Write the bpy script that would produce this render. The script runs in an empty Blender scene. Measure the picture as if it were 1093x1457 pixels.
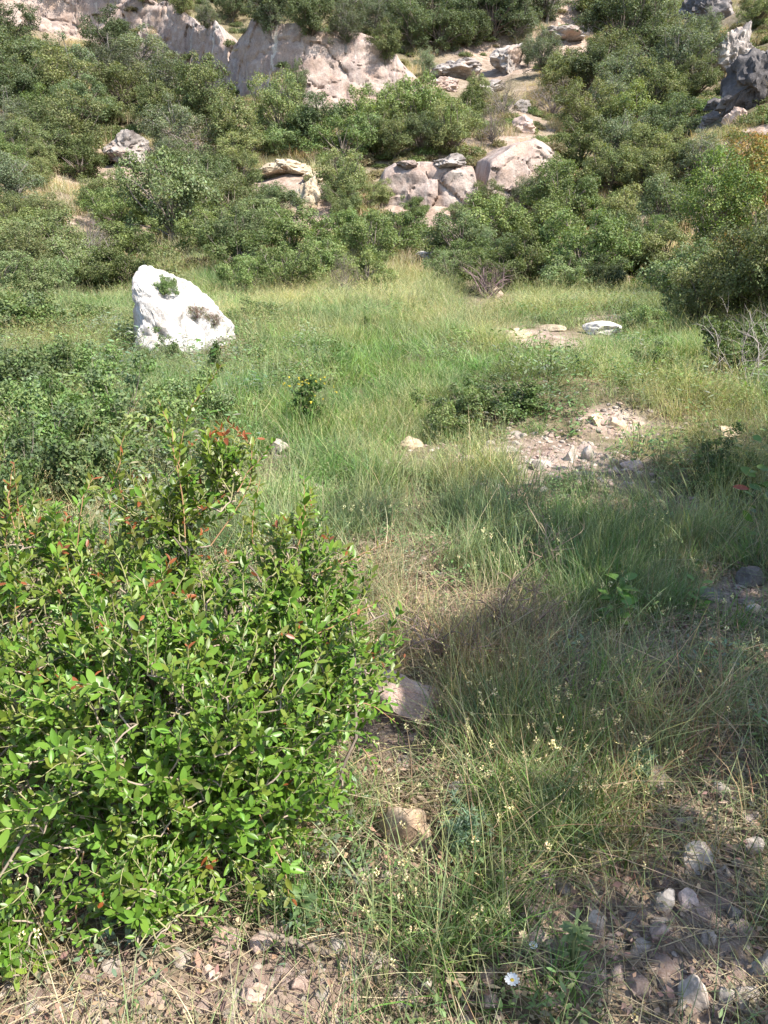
import bpy, bmesh, math, random
import numpy as np
from mathutils import Vector, Matrix
from mathutils.bvhtree import BVHTree

# ------------------------------------------------------------------ camera, sky, sun, exposure
S = bpy.context.scene
COL = S.collection
R = math.radians
EYE = Vector((0.0, 0.0, 1.62)); PITCH = R(20.0); FPX = 1100.0; PW, PH = 1093.0, 1457.0
cam_d = bpy.data.cameras.new('camera'); cam = bpy.data.objects.new('camera', cam_d); COL.objects.link(cam)
cam.location = EYE; cam.rotation_euler = (R(90) - PITCH, 0, 0)
cam_d.sensor_fit = 'VERTICAL'; cam_d.sensor_height = 36.0; cam_d.lens = 36.0 * FPX / PH
cam_d.clip_start = 0.05; cam_d.clip_end = 1500
S.camera = cam
SUN_EL, SUN_DIR = R(52), Vector((0.80, -0.60, 0)).normalized()
W = bpy.data.worlds.new("World"); S.world = W; W.use_nodes = True
wn = W.node_tree.nodes; wn.clear()
sky = wn.new('ShaderNodeTexSky'); sky.sky_type = 'NISHITA'; sky.sun_disc = False
sky.sun_elevation = SUN_EL; sky.sun_rotation = math.atan2(SUN_DIR.x, SUN_DIR.y)
bg = wn.new('ShaderNodeBackground'); bg.inputs[1].default_value = 0.15
wo = wn.new('ShaderNodeOutputWorld')
W.node_tree.links.new(sky.outputs[0], bg.inputs[0]); W.node_tree.links.new(bg.outputs[0], wo.inputs[0])
sun_d = bpy.data.lights.new('sun', 'SUN'); sun_d.energy = 4.6; sun_d.angle = R(0.53); sun_d.color = (1.0, 0.94, 0.85)
sun = bpy.data.objects.new('sun', sun_d); COL.objects.link(sun)
SV = Vector((SUN_DIR.x * math.cos(SUN_EL), SUN_DIR.y * math.cos(SUN_EL), math.sin(SUN_EL)))
sun.rotation_euler = SV.to_track_quat('Z', 'Y').to_euler(); sun.location = SV * 60
S.view_settings.view_transform = 'Standard'; S.view_settings.look = 'None'
S.view_settings.gamma = 1; S.view_settings.use_curve_mapping = False
S.view_settings.exposure = 1.28
S.render.engine = 'CYCLES'
S.cycles.max_bounces = 5; S.cycles.diffuse_bounces = 3; S.cycles.transmission_bounces = 2; S.cycles.glossy_bounces = 2

# ------------------------------------------------------------------ helpers
rng = np.random.default_rng(7)
random.seed(7)

def _hash(ix, iy, iz, seed):
    h = (ix * 374761393 + iy * 668265263 + iz * 1440662683 + seed * 974634541) & 0xffffffff
    h = ((h ^ (h >> 13)) * 1274126177) & 0xffffffff
    return ((h ^ (h >> 16)) & 0xffff) / 65535.0

def vnoise(p, seed=0):
    p = np.asarray(p, float); i = np.floor(p).astype(np.int64); f = p - i; f = f * f * (3 - 2 * f)
    out = 0
    for dx in (0, 1):
        for dy in (0, 1):
            for dz in (0, 1):
                w = (f[:, 0] if dx else 1 - f[:, 0]) * (f[:, 1] if dy else 1 - f[:, 1]) * (f[:, 2] if dz else 1 - f[:, 2])
                out = out + w * _hash(i[:, 0] + dx, i[:, 1] + dy, i[:, 2] + dz, seed)
    return out * 2 - 1

def fbm(p, octaves=4, seed=0, gain=0.5):
    a, s, o = 1.0, 0.0, 0.0
    p = np.asarray(p, float)
    for k in range(octaves):
        o = o + a * vnoise(p * (2.03 ** k) + 17.3 * k, seed + k); a *= gain
    return o

def worley(p, seed=0):
    """cells of broken rock: (random number of the cell, its tilt, distance to the crack)"""
    p = np.asarray(p, float); i = np.floor(p).astype(np.int64); n = len(p)
    f1 = np.full(n, 9.0); f2 = np.full(n, 9.0); cid = np.zeros(n); tilt = np.zeros(n)
    for dx in (-1, 0, 1):
        for dy in (-1, 0, 1):
            for dz in (-1, 0, 1):
                c = i + np.array([dx, dy, dz]); h = [_hash(c[:, 0], c[:, 1], c[:, 2], seed + k) for k in range(6)]
                d = p - c - np.stack(h[:3], -1); r = np.sqrt((d ** 2).sum(1)); new = r < f1
                f2 = np.where(new, f1, np.minimum(f2, r)); f1 = np.where(new, r, f1); cid = np.where(new, h[3], cid)
                tilt = np.where(new, d[:, 0] * (h[4] - .5) + d[:, 2] * (h[5] - .5) + d[:, 1] * (h[3] - .5), tilt)
    return cid - .5, tilt, f2 - f1

def norm(v):
    return v / np.maximum(np.linalg.norm(v, axis=-1, keepdims=True), 1e-9)

class Geo:
    """collects quads with one colour each"""
    def __init__(s): s.v, s.q, s.c, s.n = [], [], [], 0
    def add(s, v, q, c):
        v = np.asarray(v, float).reshape(-1, 3); q = np.asarray(q, int).reshape(-1, 4)
        c = np.asarray(c, float)
        if c.ndim == 1: c = np.tile(c[None, :3], (len(q), 1))
        s.v.append(v); s.q.append(q + s.n); s.c.append(c); s.n += len(v)
    def arrays(s): return np.concatenate(s.v), np.concatenate(s.q), np.concatenate(s.c)
    def mesh(s, name, mat, smooth=True):
        v, q, c = s.arrays(); return make_mesh(name, v, q, c, mat, smooth)

def make_mesh(name, v, q, c, mat, smooth=True):
    me = bpy.data.meshes.new(name)
    nv, nq = len(v), len(q)
    me.vertices.add(nv); me.vertices.foreach_set('co', np.asarray(v, np.float32).ravel())
    me.loops.add(nq * 4); me.loops.foreach_set('vertex_index', np.asarray(q, np.int32).ravel())
    me.polygons.add(nq); me.polygons.foreach_set('loop_start', np.arange(nq, dtype=np.int32) * 4)
    me.polygons.foreach_set('use_smooth', np.full(nq, smooth))
    if c is not None:
        a = me.attributes.new('col', 'FLOAT_COLOR', 'CORNER')
        cc = np.concatenate([np.repeat(c[:, :3], 4, axis=0), np.ones((nq * 4, 1))], 1)
        a.data.foreach_set('color', cc.astype(np.float32).ravel())
    me.update(calc_edges=True); me.validate()
    if mat: me.materials.append(mat)
    return me

def obj(name, me, parent=None, loc=None):
    o = bpy.data.objects.new(name, me); COL.objects.link(o)
    if parent: o.parent = parent
    if loc is not None: o.location = loc
    return o

def tag(o, label=None, cat=None, group=None, kind=None):
    if label: o['label'] = label
    if cat: o['category'] = cat
    if group: o['group'] = group
    if kind: o['kind'] = kind
    return o

def empty(name, loc=(0, 0, 0), rz=0.0, sc=1.0):
    o = bpy.data.objects.new(name, None); COL.objects.link(o); o.empty_display_size = 0.1
    o.location = loc; o.rotation_euler = (0, 0, rz); o.scale = (sc, sc, sc) if np.isscalar(sc) else sc
    return o

def copy_thing(src, loc, rz, sc):
    c = src.copy(); COL.objects.link(c); c.location = loc; c.rotation_euler = (0, 0, rz); c.scale = sc if not np.isscalar(sc) else (sc,) * 3
    for k in ('label', 'group'):
        if k in c: del c[k]
    for ch in src.children:
        d = ch.copy(); COL.objects.link(d); d.parent = c
        for g in ch.children:
            e = g.copy(); COL.objects.link(e); e.parent = d
    return c

# ------------------------------------------------------------------ materials
def nt(name):
    m = bpy.data.materials.new(name); m.use_nodes = True
    t = m.node_tree; t.nodes.clear()
    return m, t, t.nodes, t.links

def foliage(name, rough=0.55, spec=0.35, transl=0.3, vary=0.25, tboost=(1.3, 1.35, 0.6), gain=1.0, huev=0.02, drift=None):
    m, t, n, l = nt(name)
    at = n.new('ShaderNodeAttribute'); at.attribute_name = 'col'
    oi = n.new('ShaderNodeObjectInfo')
    mr = n.new('ShaderNodeMapRange'); mr.inputs[3].default_value = gain * (1 - vary); mr.inputs[4].default_value = gain * (1 + vary)
    mr2 = n.new('ShaderNodeMapRange'); mr2.inputs[3].default_value = 0.5 - huev; mr2.inputs[4].default_value = 0.5 + 0.25 * huev
    mu = n.new('ShaderNodeMath'); mu.operation = 'MULTIPLY'; mu.inputs[1].default_value = 7.31
    fr = n.new('ShaderNodeMath'); fr.operation = 'FRACT'
    hs = n.new('ShaderNodeHueSaturation')
    l.new(oi.outputs['Random'], mr.inputs[0]); l.new(oi.outputs['Random'], mu.inputs[0]); l.new(mu.outputs[0], fr.inputs[0]); l.new(fr.outputs[0], mr2.inputs[0])
    l.new(mr.outputs[0], hs.inputs['Value']); l.new(mr2.outputs[0], hs.inputs['Hue']); l.new(at.outputs['Color'], hs.inputs['Color'])
    if drift:                                                    # riper and greener stretches of the meadow
        ge = n.new('ShaderNodeNewGeometry'); dn = n.new('ShaderNodeTexNoise'); dn.inputs['Scale'].default_value = 0.55; dn.inputs['Detail'].default_value = 5; dn.inputs['Roughness'].default_value = .6; l.new(ge.outputs['Position'], dn.inputs['Vector'])
        dr = ramp(n, [(0.38, drift[1]), (0.5, (1, 1, 1)), (0.62, drift[0])]); l.new(dn.outputs[0], dr.inputs[0])
        dm = n.new('ShaderNodeMix'); dm.data_type = 'RGBA'; dm.blend_type = 'MULTIPLY'; dm.inputs[0].default_value = 1; l.new(hs.outputs[0], dm.inputs[6]); l.new(dr.outputs[0], dm.inputs[7]); tint = dm.outputs[2]
    else: tint = hs.outputs[0]
    p = n.new('ShaderNodeBsdfPrincipled'); p.inputs['Roughness'].default_value = rough; p.inputs['Specular IOR Level'].default_value = spec
    l.new(tint, p.inputs['Base Color'])
    o = n.new('ShaderNodeOutputMaterial')
    if transl > 0:
        tr = n.new('ShaderNodeBsdfTranslucent'); mx = n.new('ShaderNodeMix'); mx.data_type = 'RGBA'; mx.blend_type = 'MULTIPLY'; mx.inputs[0].default_value = 1
        mx.inputs[7].default_value = (*tboost, 1); l.new(tint, mx.inputs[6]); l.new(mx.outputs[2], tr.inputs[0])
        ms = n.new('ShaderNodeMixShader'); ms.inputs[0].default_value = transl
        l.new(p.outputs[0], ms.inputs[1]); l.new(tr.outputs[0], ms.inputs[2]); l.new(ms.outputs[0], o.inputs[0])
    else:
        l.new(p.outputs[0], o.inputs[0])
    return m

def ramp(n, stops):
    r = n.new('ShaderNodeValToRGB'); e = r.color_ramp.elements
    while len(e) < len(stops): e.new(0.5)
    for k, (p, c) in enumerate(stops):
        e[k].position = p; e[k].color = (*c, 1)
    return r

def rock_mat(name, stops, scale=1.0, streak=None, bump=0.5, stain=None, speck=None):
    """limestone: layered noise colour, optional vertical streaks, stains and dark specks, fine relief"""
    m, t, n, l = nt(name)
    tc = n.new('ShaderNodeTexCoord'); oi = n.new('ShaderNodeObjectInfo')
    mu = n.new('ShaderNodeMath'); mu.operation = 'MULTIPLY'; mu.inputs[1].default_value = 37.0; l.new(oi.outputs['Random'], mu.inputs[0])
    va = n.new('ShaderNodeVectorMath'); va.operation = 'ADD'; l.new(tc.outputs['Object'], va.inputs[0]); l.new(mu.outputs[0], va.inputs[1])
    n1 = n.new('ShaderNodeTexNoise'); n1.inputs['Scale'].default_value = 1.7 * scale; n1.inputs['Detail'].default_value = 9; n1.inputs['Roughness'].default_value = 0.62
    l.new(va.outputs[0], n1.inputs['Vector'])
    r1 = ramp(n, stops); l.new(n1.outputs[0], r1.inputs[0]); col = r1.outputs[0]
    def mixin(fac, c, mode='MIX'):
        nonlocal col
        mx = n.new('ShaderNodeMix'); mx.data_type = 'RGBA'; mx.blend_type = mode
        l.new(fac, mx.inputs[0]); l.new(col, mx.inputs[6]); mx.inputs[7].default_value = (*c, 1); col = mx.outputs[2]
    if streak:
        mp = n.new('ShaderNodeMapping'); mp.inputs['Scale'].default_value = (1, 1, 0.16); l.new(va.outputs[0], mp.inputs[0])
        n2 = n.new('ShaderNodeTexNoise'); n2.inputs['Scale'].default_value = 1.1 * scale; n2.inputs['Detail'].default_value = 7; n2.inputs['Roughness'].default_value = .65; l.new(mp.outputs[0], n2.inputs['Vector'])
        for lo, hi, c in streak:
            r2 = n.new('ShaderNodeMapRange'); r2.inputs[1].default_value = lo; r2.inputs[2].default_value = hi; r2.inputs[4].default_value = 0.8
            l.new(n2.outputs[0], r2.inputs[0]); mixin(r2.outputs[0], c)
    if stain:
        n3 = n.new('ShaderNodeTexNoise'); n3.inputs['Scale'].default_value = 0.9 * scale; n3.inputs['Detail'].default_value = 5; l.new(va.outputs[0], n3.inputs['Vector'])
        r3 = n.new('ShaderNodeMapRange'); r3.inputs[1].default_value = 0.55; r3.inputs[2].default_value = 0.68; r3.inputs[4].default_value = 0.75
        l.new(n3.outputs[0], r3.inputs[0]); mixin(r3.outputs[0], stain)
    if speck:
        n4 = n.new('ShaderNodeTexNoise'); n4.inputs['Scale'].default_value = 9 * scale; n4.inputs['Detail'].default_value = 6; n4.inputs['Roughness'].default_value = .7; l.new(va.outputs[0], n4.inputs['Vector'])
        r4 = n.new('ShaderNodeMapRange'); r4.inputs[1].default_value = 0.62; r4.inputs[2].default_value = 0.70; r4.inputs[4].default_value = 0.8
        l.new(n4.outputs[0], r4.inputs[0]); mixin(r4.outputs[0], speck)
    n5 = n.new('ShaderNodeTexNoise'); n5.inputs['Scale'].default_value = 14 * scale; n5.inputs['Detail'].default_value = 8; n5.inputs['Roughness'].default_value = .75; l.new(va.outputs[0], n5.inputs['Vector'])
    r5 = n.new('ShaderNodeMapRange'); r5.inputs[1].default_value = .3; r5.inputs[2].default_value = .7; r5.inputs[3].default_value = .62; r5.inputs[4].default_value = 1.22; l.new(n5.outputs[0], r5.inputs[0])
    mm = n.new('ShaderNodeMix'); mm.data_type = 'RGBA'; mm.blend_type = 'MULTIPLY'; mm.inputs[0].default_value = 1; l.new(col, mm.inputs[6]); l.new(r5.outputs[0], mm.inputs[7]); col = mm.outputs[2]
    mr = n.new('ShaderNodeMapRange'); mr.inputs[3].default_value = 0.78; mr.inputs[4].default_value = 1.15; l.new(oi.outputs['Random'], mr.inputs[0])
    hs = n.new('ShaderNodeHueSaturation'); l.new(mr.outputs[0], hs.inputs['Value']); l.new(col, hs.inputs['Color'])
    p = n.new('ShaderNodeBsdfPrincipled'); p.inputs['Roughness'].default_value = 0.9; p.inputs['Specular IOR Level'].default_value = 0.2
    l.new(hs.outputs[0], p.inputs['Base Color'])
    nb = n.new('ShaderNodeTexNoise'); nb.inputs['Scale'].default_value = 7 * scale; nb.inputs['Detail'].default_value = 10; nb.inputs['Roughness'].default_value = 0.7; l.new(va.outputs[0], nb.inputs['Vector'])
    b = n.new('ShaderNodeBump'); b.inputs['Strength'].default_value = bump; b.inputs['Distance'].default_value = 0.08 / scale
    l.new(nb.outputs[0], b.inputs['Height']); l.new(b.outputs[0], p.inputs['Normal'])
    o = n.new('ShaderNodeOutputMaterial'); l.new(p.outputs[0], o.inputs[0])
    return m

def bark(name, c1, c2, scale=18):
    return rock_mat(name, [(0.3, c1), (0.7, c2)], scale=scale, bump=0.5)

M = {}
M['leafy'] = foliage('tree_leaves', rough=0.6, spec=0.25, transl=0.3, vary=0.34, gain=1.38)
M['bush_leaf'] = foliage('glossy_leaves', rough=0.40, spec=0.45, transl=0.32, vary=0.14, huev=0.012)
M['grass'] = foliage('grass_blades', drift=((1.24, 1.10, 0.98), (0.74, 0.86, 0.78)), rough=0.55, spec=0.3, transl=0.3, vary=0.28, huev=0.02, gain=1.36)
M['petal'] = foliage('petals', rough=0.7, spec=0.1, transl=0.2, vary=0.03, tboost=(1, 1, 1))
M['twig'] = foliage('dry_twigs', rough=0.85, spec=0.1, transl=0.0, vary=0.2)
M['bark'] = bark('tree_bark', (0.10, 0.08, 0.06), (0.26, 0.22, 0.18))
M['bark_log'] = bark('weathered_log', (0.14, 0.105, 0.08), (0.36, 0.30, 0.24), 12)
M['white_rock'] = rock_mat('white_limestone', [(0.25, (0.34, 0.29, 0.24)), (0.42, (0.52, 0.48, 0.43)), (0.7, (0.66, 0.64, 0.60))], scale=0.8, bump=0.6, speck=(0.34, 0.28, 0.22))
M['pink_cliff'] = rock_mat('pale_cliff', [(0.3, (0.32, 0.225, 0.18)), (0.5, (0.43, 0.335, 0.285)), (0.72, (0.53, 0.45, 0.395))], scale=0.7, streak=[(0.50, 0.62, (0.27, 0.215, 0.20)), (0.60, 0.66, (0.64, 0.58, 0.50))], bump=0.7, stain=(0.46, 0.33, 0.25))
M['dull_cliff'] = rock_mat('dull_cliff', [(0.3, (0.23, 0.165, 0.135)), (0.5, (0.34, 0.265, 0.225)), (0.72, (0.44, 0.37, 0.32))], scale=0.9, streak=[(0.50, 0.62, (0.22, 0.175, 0.16)), (0.60, 0.66, (0.52, 0.46, 0.39))], bump=0.8, stain=(0.34, 0.24, 0.18))  # dimmed copy of the pale cliff; holds the slanting face's shading as colour
M['grey_rock'] = rock_mat('grey_limestone', [(0.3, (0.18, 0.15, 0.135)), (0.5, (0.32, 0.28, 0.25)), (0.72, (0.48, 0.44, 0.40))], scale=0.8, bump=0.8, stain=(0.45, 0.32, 0.24))
M['dark_rock'] = rock_mat('dark_streaked_rock', [(0.3, (0.06, 0.055, 0.055)), (0.52, (0.15, 0.135, 0.13)), (0.75, (0.42, 0.37, 0.34))], scale=0.6, bump=0.9, streak=[(0.55, 0.7, (0.09, 0.085, 0.09))])  # near black to grey tones with darker vertical streaks
M['stone'] = rock_mat('field_stone', [(0.3, (0.27, 0.215, 0.175)), (0.5, (0.42, 0.36, 0.305)), (0.72, (0.58, 0.52, 0.45))], scale=9, bump=0.6, stain=(0.42, 0.34, 0.27), speck=(0.25, 0.22, 0.20))
M['tan_stone'] = rock_mat('tan_stone', [(0.3, (0.36, 0.26, 0.17)), (0.5, (0.52, 0.40, 0.28)), (0.72, (0.62, 0.51, 0.38))], scale=7, bump=0.6, stain=(0.40, 0.27, 0.18))
M['pink_stone'] = rock_mat('pink_earthy_stone', [(0.3, (0.34, 0.24, 0.19)), (0.5, (0.48, 0.36, 0.30)), (0.72, (0.58, 0.47, 0.41))], scale=6, bump=0.8, stain=(0.38, 0.25, 0.19))
M['yellow_rock'] = rock_mat('cream_marl', [(0.3, (0.34, 0.25, 0.16)), (0.5, (0.48, 0.39, 0.27)), (0.72, (0.60, 0.52, 0.40))], scale=0.9, bump=0.8)

# ------------------------------------------------------------------ terrain
def H(x, y):
    x = np.asarray(x, float); y = np.asarray(y, float)
    base = np.interp(y, [-40, -8, 0, 20, 25, 34, 40, 60, 75, 100, 160, 260], [3, 0.5, 0, 0, 0.45, 2.2, 4.0, 10.2, 15.6, 33, 78, 120])
    r = np.maximum(0, x - (2.0 + 0.24 * np.maximum(y, 0))); l = np.maximum(0, -x - (3.6 + 0.24 * np.maximum(y, 0)))
    rs = np.interp(y, [0, 8, 20, 40], [0.15, 0.22, 0.42, 0.5])
    z = base + 14 * np.tanh(r * rs / 14) + 9 * np.tanh(l * 0.3 / 9)
    z = z + 0.30 * np.exp(-((x - 1.9) / 1.3) ** 2) * (1 / (1 + np.exp(-(y - 6.75) / 0.16)) - 1 / (1 + np.exp(-(y - 10) / 1.2)))
    p = np.stack([x, y, np.zeros_like(x)], -1).reshape(-1, 3)
    far = np.clip((y - 20) / 20, 0, 1).reshape(-1)
    nz = (0.05 + 0.75 * far) * fbm(p * 0.16, 3, 3) + 0.06 * fbm(p * 0.9, 3, 5)
    near = np.clip(1 - (np.hypot(x, y) - 5) / 4, 0, 1).reshape(-1)
    nz = nz + near * (0.028 * fbm(p * 5.0, 3, 9) + 0.010 * fbm(p * 23.0, 3, 11))
    return z + nz.reshape(z.shape)

def terrain():
    NU, NV = 420, 560
    xs = 0.55 * np.sinh(np.linspace(-6.2, 6.2, NU))
    b = np.arcsinh(np.array([-35.0, 230.0]) / 0.8)
    ys = 2.0 + 0.8 * np.sinh(np.linspace(np.arcsinh(-37 / .8), np.arcsinh(228 / .8), NV))
    X, Y = np.meshgrid(xs, ys); Z = H(X, Y)
    v = np.stack([X, Y, Z], -1).reshape(-1, 3)
    i = np.arange(NU - 1)[None, :] + np.arange(NV - 1)[:, None] * NU
    q = np.stack([i, i + 1, i + 1 + NU, i + NU], -1).reshape(-1, 4)
    return v, q
TV, TQ = terrain()
BV = BVHTree.FromPolygons([tuple(p) for p in TV.tolist()], [tuple(p) for p in TQ.tolist()])
WALLS = []                                                     # cliffs join the ground for placing things

def ray_dir(px, py):
    cx, cy = (px - PW / 2) / FPX, (PH / 2 - py) / FPX
    f = Vector((0, math.cos(PITCH), -math.sin(PITCH))); u = Vector((0, math.sin(PITCH), math.cos(PITCH)))
    return (f + Vector((1, 0, 0)) * cx + u * cy).normalized()

def ground_at(px, py, walls=True):
    """the point of the ground seen at this place of the photograph, and its depth"""
    d = ray_dir(px, py); best = None
    for b in ([BV] + (WALLS if walls else [])):
        h = b.ray_cast(EYE, d, 600)
        if h[0] and (best is None or h[3] < best[1]): best = (h[0], h[3])
    if best is None: return EYE + d * 120, 120 * d.dot(ray_dir(PW / 2, PH / 2))
    return best[0], best[1] * d.dot(ray_dir(PW / 2, PH / 2))

def drop(x, y):
    """top of the ground or of a cliff below this point"""
    z = -1e9
    for b in [BV] + WALLS:
        h = b.ray_cast(Vector((x, y, 300)), Vector((0, 0, -1)))
        if h[0]: z = max(z, h[0].z)
    return z if z > -1e8 else float(H(np.array([x]), np.array([y]))[0])

def project(p):
    p = np.asarray(p, float) - np.array(EYE)
    dep = p[..., 1] * math.cos(PITCH) - p[..., 2] * math.sin(PITCH)
    up = p[..., 1] * math.sin(PITCH) + p[..., 2] * math.cos(PITCH)
    return PW / 2 + FPX * p[..., 0] / dep, PH / 2 - FPX * up / dep, dep

def patch(px, py, rx, ry):
    c, d = ground_at(px, py, False); a, _ = ground_at(px, py - ry, False); b, _ = ground_at(px, py + ry, False)
    return (c.x, c.y, rx * d / FPX, max(0.05, (a.y - b.y) / 2))
def inside(pt, x, y, soft=0.35):
    """1 well inside the patch of ground, 0 outside"""
    cx, cy, rx, ry = pt
    d = np.hypot((x - cx) / rx, (y - cy) / ry)
    return np.clip((1 + soft - d) / (2 * soft), 0, 1)
def any_of(pts, x, y, soft=0.35):
    o = np.zeros_like(np.asarray(x, float))
    for p in pts: o = np.maximum(o, inside(p, x, y, soft))
    return o

BARE = [patch(*a) for a in ((420, 1405, 165, 65), (120, 1420, 220, 50), (772, 488, 68, 22), (870, 452, 50, 5), (790, 650, 105, 32), (868, 600, 40, 20), (550, 1000, 75, 42),
                            (965, 1290, 140, 110), (1010, 1110, 90, 60), (1010, 1420, 120, 60), (780, 1330, 80, 40), (900, 930, 110, 28), (1050, 850, 60, 40))]
DRY = [patch(*a) for a in ((690, 930, 150, 95), (130, 1390, 230, 80), (800, 600, 170, 70), (1000, 1130, 140, 130), (690, 1080, 120, 90), (560, 1330, 130, 90), (780, 470, 100, 22), (850, 1250, 200, 150))]
PALE = [patch(*a) for a in ((510, 428, 150, 26), (330, 450, 60, 30), (820, 520, 120, 50), (730, 440, 120, 24))]
LUSH = [patch(*a) for a in ((560, 530, 150, 50), (420, 620, 120, 60), (480, 700, 80, 40), (900, 500, 60, 30))]

LOWER = BARE[7:12]; HALF = BARE[:4] + BARE[5:7] + BARE[12:]; LOWER = LOWER + BARE[4:5]
def bare_at(x, y, soft=.35): return np.maximum(any_of(HALF, x, y, soft), .68 * any_of(LOWER, x, y, soft))

def ground_mat():
    m, t, n, l = nt('dry_soil')
    tc = n.new('ShaderNodeTexCoord')
    def noise(s, d=8, r=0.6):
        a = n.new('ShaderNodeTexNoise'); a.inputs['Scale'].default_value = s; a.inputs['Detail'].default_value = d; a.inputs['Roughness'].default_value = r
        l.new(tc.outputs['Object'], a.inputs['Vector']); return a
    r1 = ramp(n, [(0.3, (0.13, 0.088, 0.066)), (0.47, (0.29, 0.213, 0.17)), (0.7, (0.47, 0.38, 0.32))]); a = noise(2.2, 10, 0.7); l.new(a.outputs[0], r1.inputs[0])
    r2 = ramp(n, [(0.35, (0.06, 0.05, 0.03)), (0.5, (0.11, 0.10, 0.05)), (0.68, (0.22, 0.18, 0.11))]); b = noise(6, 10, 0.75); l.new(b.outputs[0], r2.inputs[0])
    at = n.new('ShaderNodeAttribute'); at.attribute_name = 'veg'
    ad = n.new('ShaderNodeMath'); ad.operation = 'ADD'; c = noise(9, 8, 0.7); l.new(at.outputs['Fac'], ad.inputs[0])
    mr = n.new('ShaderNodeMapRange'); mr.inputs[1].default_value = 0.3; mr.inputs[2].default_value = 0.7; mr.inputs[3].default_value = -0.45; mr.inputs[4].default_value = 0.45; l.new(c.outputs[0], mr.inputs[0]); l.new(mr.outputs[0], ad.inputs[1]); ad.use_clamp = True
    mx = n.new('ShaderNodeMix'); mx.data_type = 'RGBA'; l.new(ad.outputs[0], mx.inputs[0]); l.new(r1.outputs[0], mx.inputs[6]); l.new(r2.outputs[0], mx.inputs[7])
    vo = n.new('ShaderNodeTexVoronoi'); vo.inputs['Scale'].default_value = 60; l.new(tc.outputs['Object'], vo.inputs['Vector'])
    vm = n.new('ShaderNodeMapRange'); vm.inputs[1].default_value = 0; vm.inputs[2].default_value = 1; vm.inputs[3].default_value = 0.75; vm.inputs[4].default_value = 1.3; l.new(vo.outputs['Color'], vm.inputs[0])
    hs = n.new('ShaderNodeHueSaturation'); l.new(vm.outputs[0], hs.inputs['Value']); l.new(mx.outputs[2], hs.inputs['Color'])
    p = n.new('ShaderNodeBsdfPrincipled'); p.inputs['Roughness'].default_value = 0.95; p.inputs['Specular IOR Level'].default_value = 0.1
    l.new(hs.outputs[0], p.inputs['Base Color'])
    d = noise(28, 9, 0.75); bu = n.new('ShaderNodeBump'); bu.inputs['Strength'].default_value = 0.7; bu.inputs['Distance'].default_value = 0.03
    l.new(d.outputs[0], bu.inputs['Height']); l.new(bu.outputs[0], p.inputs['Normal'])
    o = n.new('ShaderNodeOutputMaterial'); l.new(p.outputs[0], o.inputs[0]); return m

tm = make_mesh('ground', TV, TQ, None, ground_mat())
va = tm.attributes.new('veg', 'FLOAT', 'POINT')
hill_bare = np.clip(fbm(TV * np.array([.12, .12, 0]), 3, 31) * 1.2 + 0.2, 0, 1) * np.clip((TV[:, 1] - 23) / 6, 0, 1)
veg = np.clip(0.85 - bare_at(TV[:, 0], TV[:, 1], 0.5) - 0.8 * hill_bare, 0, 1)
veg[TV[:, 1] < 1.2] *= 0.4
va.data.foreach_set('value', veg.astype(np.float32))
tag(obj('ground', tm), 'dry pinkish earth of the hollow and the hillside', 'ground', kind='structure')

# ------------------------------------------------------------------ rocks and cliffs
def rock_verts(seed, sub=4, cuts=14, rough=0.10, dims=(1, 1, 1), detail=2.2):
    bm = bmesh.new(); bmesh.ops.create_icosphere(bm, subdivisions=sub, radius=1.0)
    v = np.array([p.co[:] for p in bm.verts]); f = [tuple(x.index for x in p.verts) for p in bm.faces]; bm.free()
    g = np.random.default_rng(seed)
    for _ in range(cuts):
        nn = norm(g.normal(size=3)); d = g.uniform(0.42, 0.82)
        k = v @ nn; v = v - np.maximum(k - d, 0)[:, None] * nn[None, :] * 0.97
    nrm = norm(v)
    v = v + nrm * (rough * fbm(v * detail + seed, 5, seed, 0.6) - (0.5 * rough * np.abs(fbm(v * detail * 1.7 + seed * 3, 3, seed + 50)) if sub > 4 else 0))[:, None]
    if sub >= 4:
        c1, t1, k1 = worley(v * 1.5 + seed * 7.7, seed + 60); v = v * (1 + rough * (.9 * c1 + .7 * t1 - .55 * np.exp(-k1 / .05)))[:, None]
    v = v - (v.max(0) + v.min(0)) / 2; v = v / (v.max(0) - v.min(0)) * 1.0
    return v * np.array(dims), f

def tri_mesh(name, v, f, mat, smooth=True):
    me = bpy.data.meshes.new(name); me.from_pydata([tuple(p) for p in v.tolist()], [], f); me.update()
    me.polygons.foreach_set('use_smooth', np.full(len(me.polygons), smooth))
    if smooth: me.set_sharp_from_angle(angle=R(38))
    me.materials.append(mat); return me

def rock(name, px, py, w, h, mat, label, cat='rock', group=None, seed=1, sink=0.18, depth=0.9, sub=4, cuts=14, rough=0.10, rz=None, walls=True):
    """a rock whose foot is at this place of the photograph, w by h pixels large there"""
    p, d = ground_at(px, py, walls); s = d / FPX
    v, f = rock_verts(seed, sub, cuts, rough)
    me = tri_mesh(name, v * np.array([w * s, w * s * depth, h * s * (1 + sink)]) + np.array([0, w * s * depth * 0.4, h * s * (0.5 - sink * 0.5)]), f, M[mat])
    o = obj(name, me); o.location = p
    return tag(o, label, cat, group)

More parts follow.
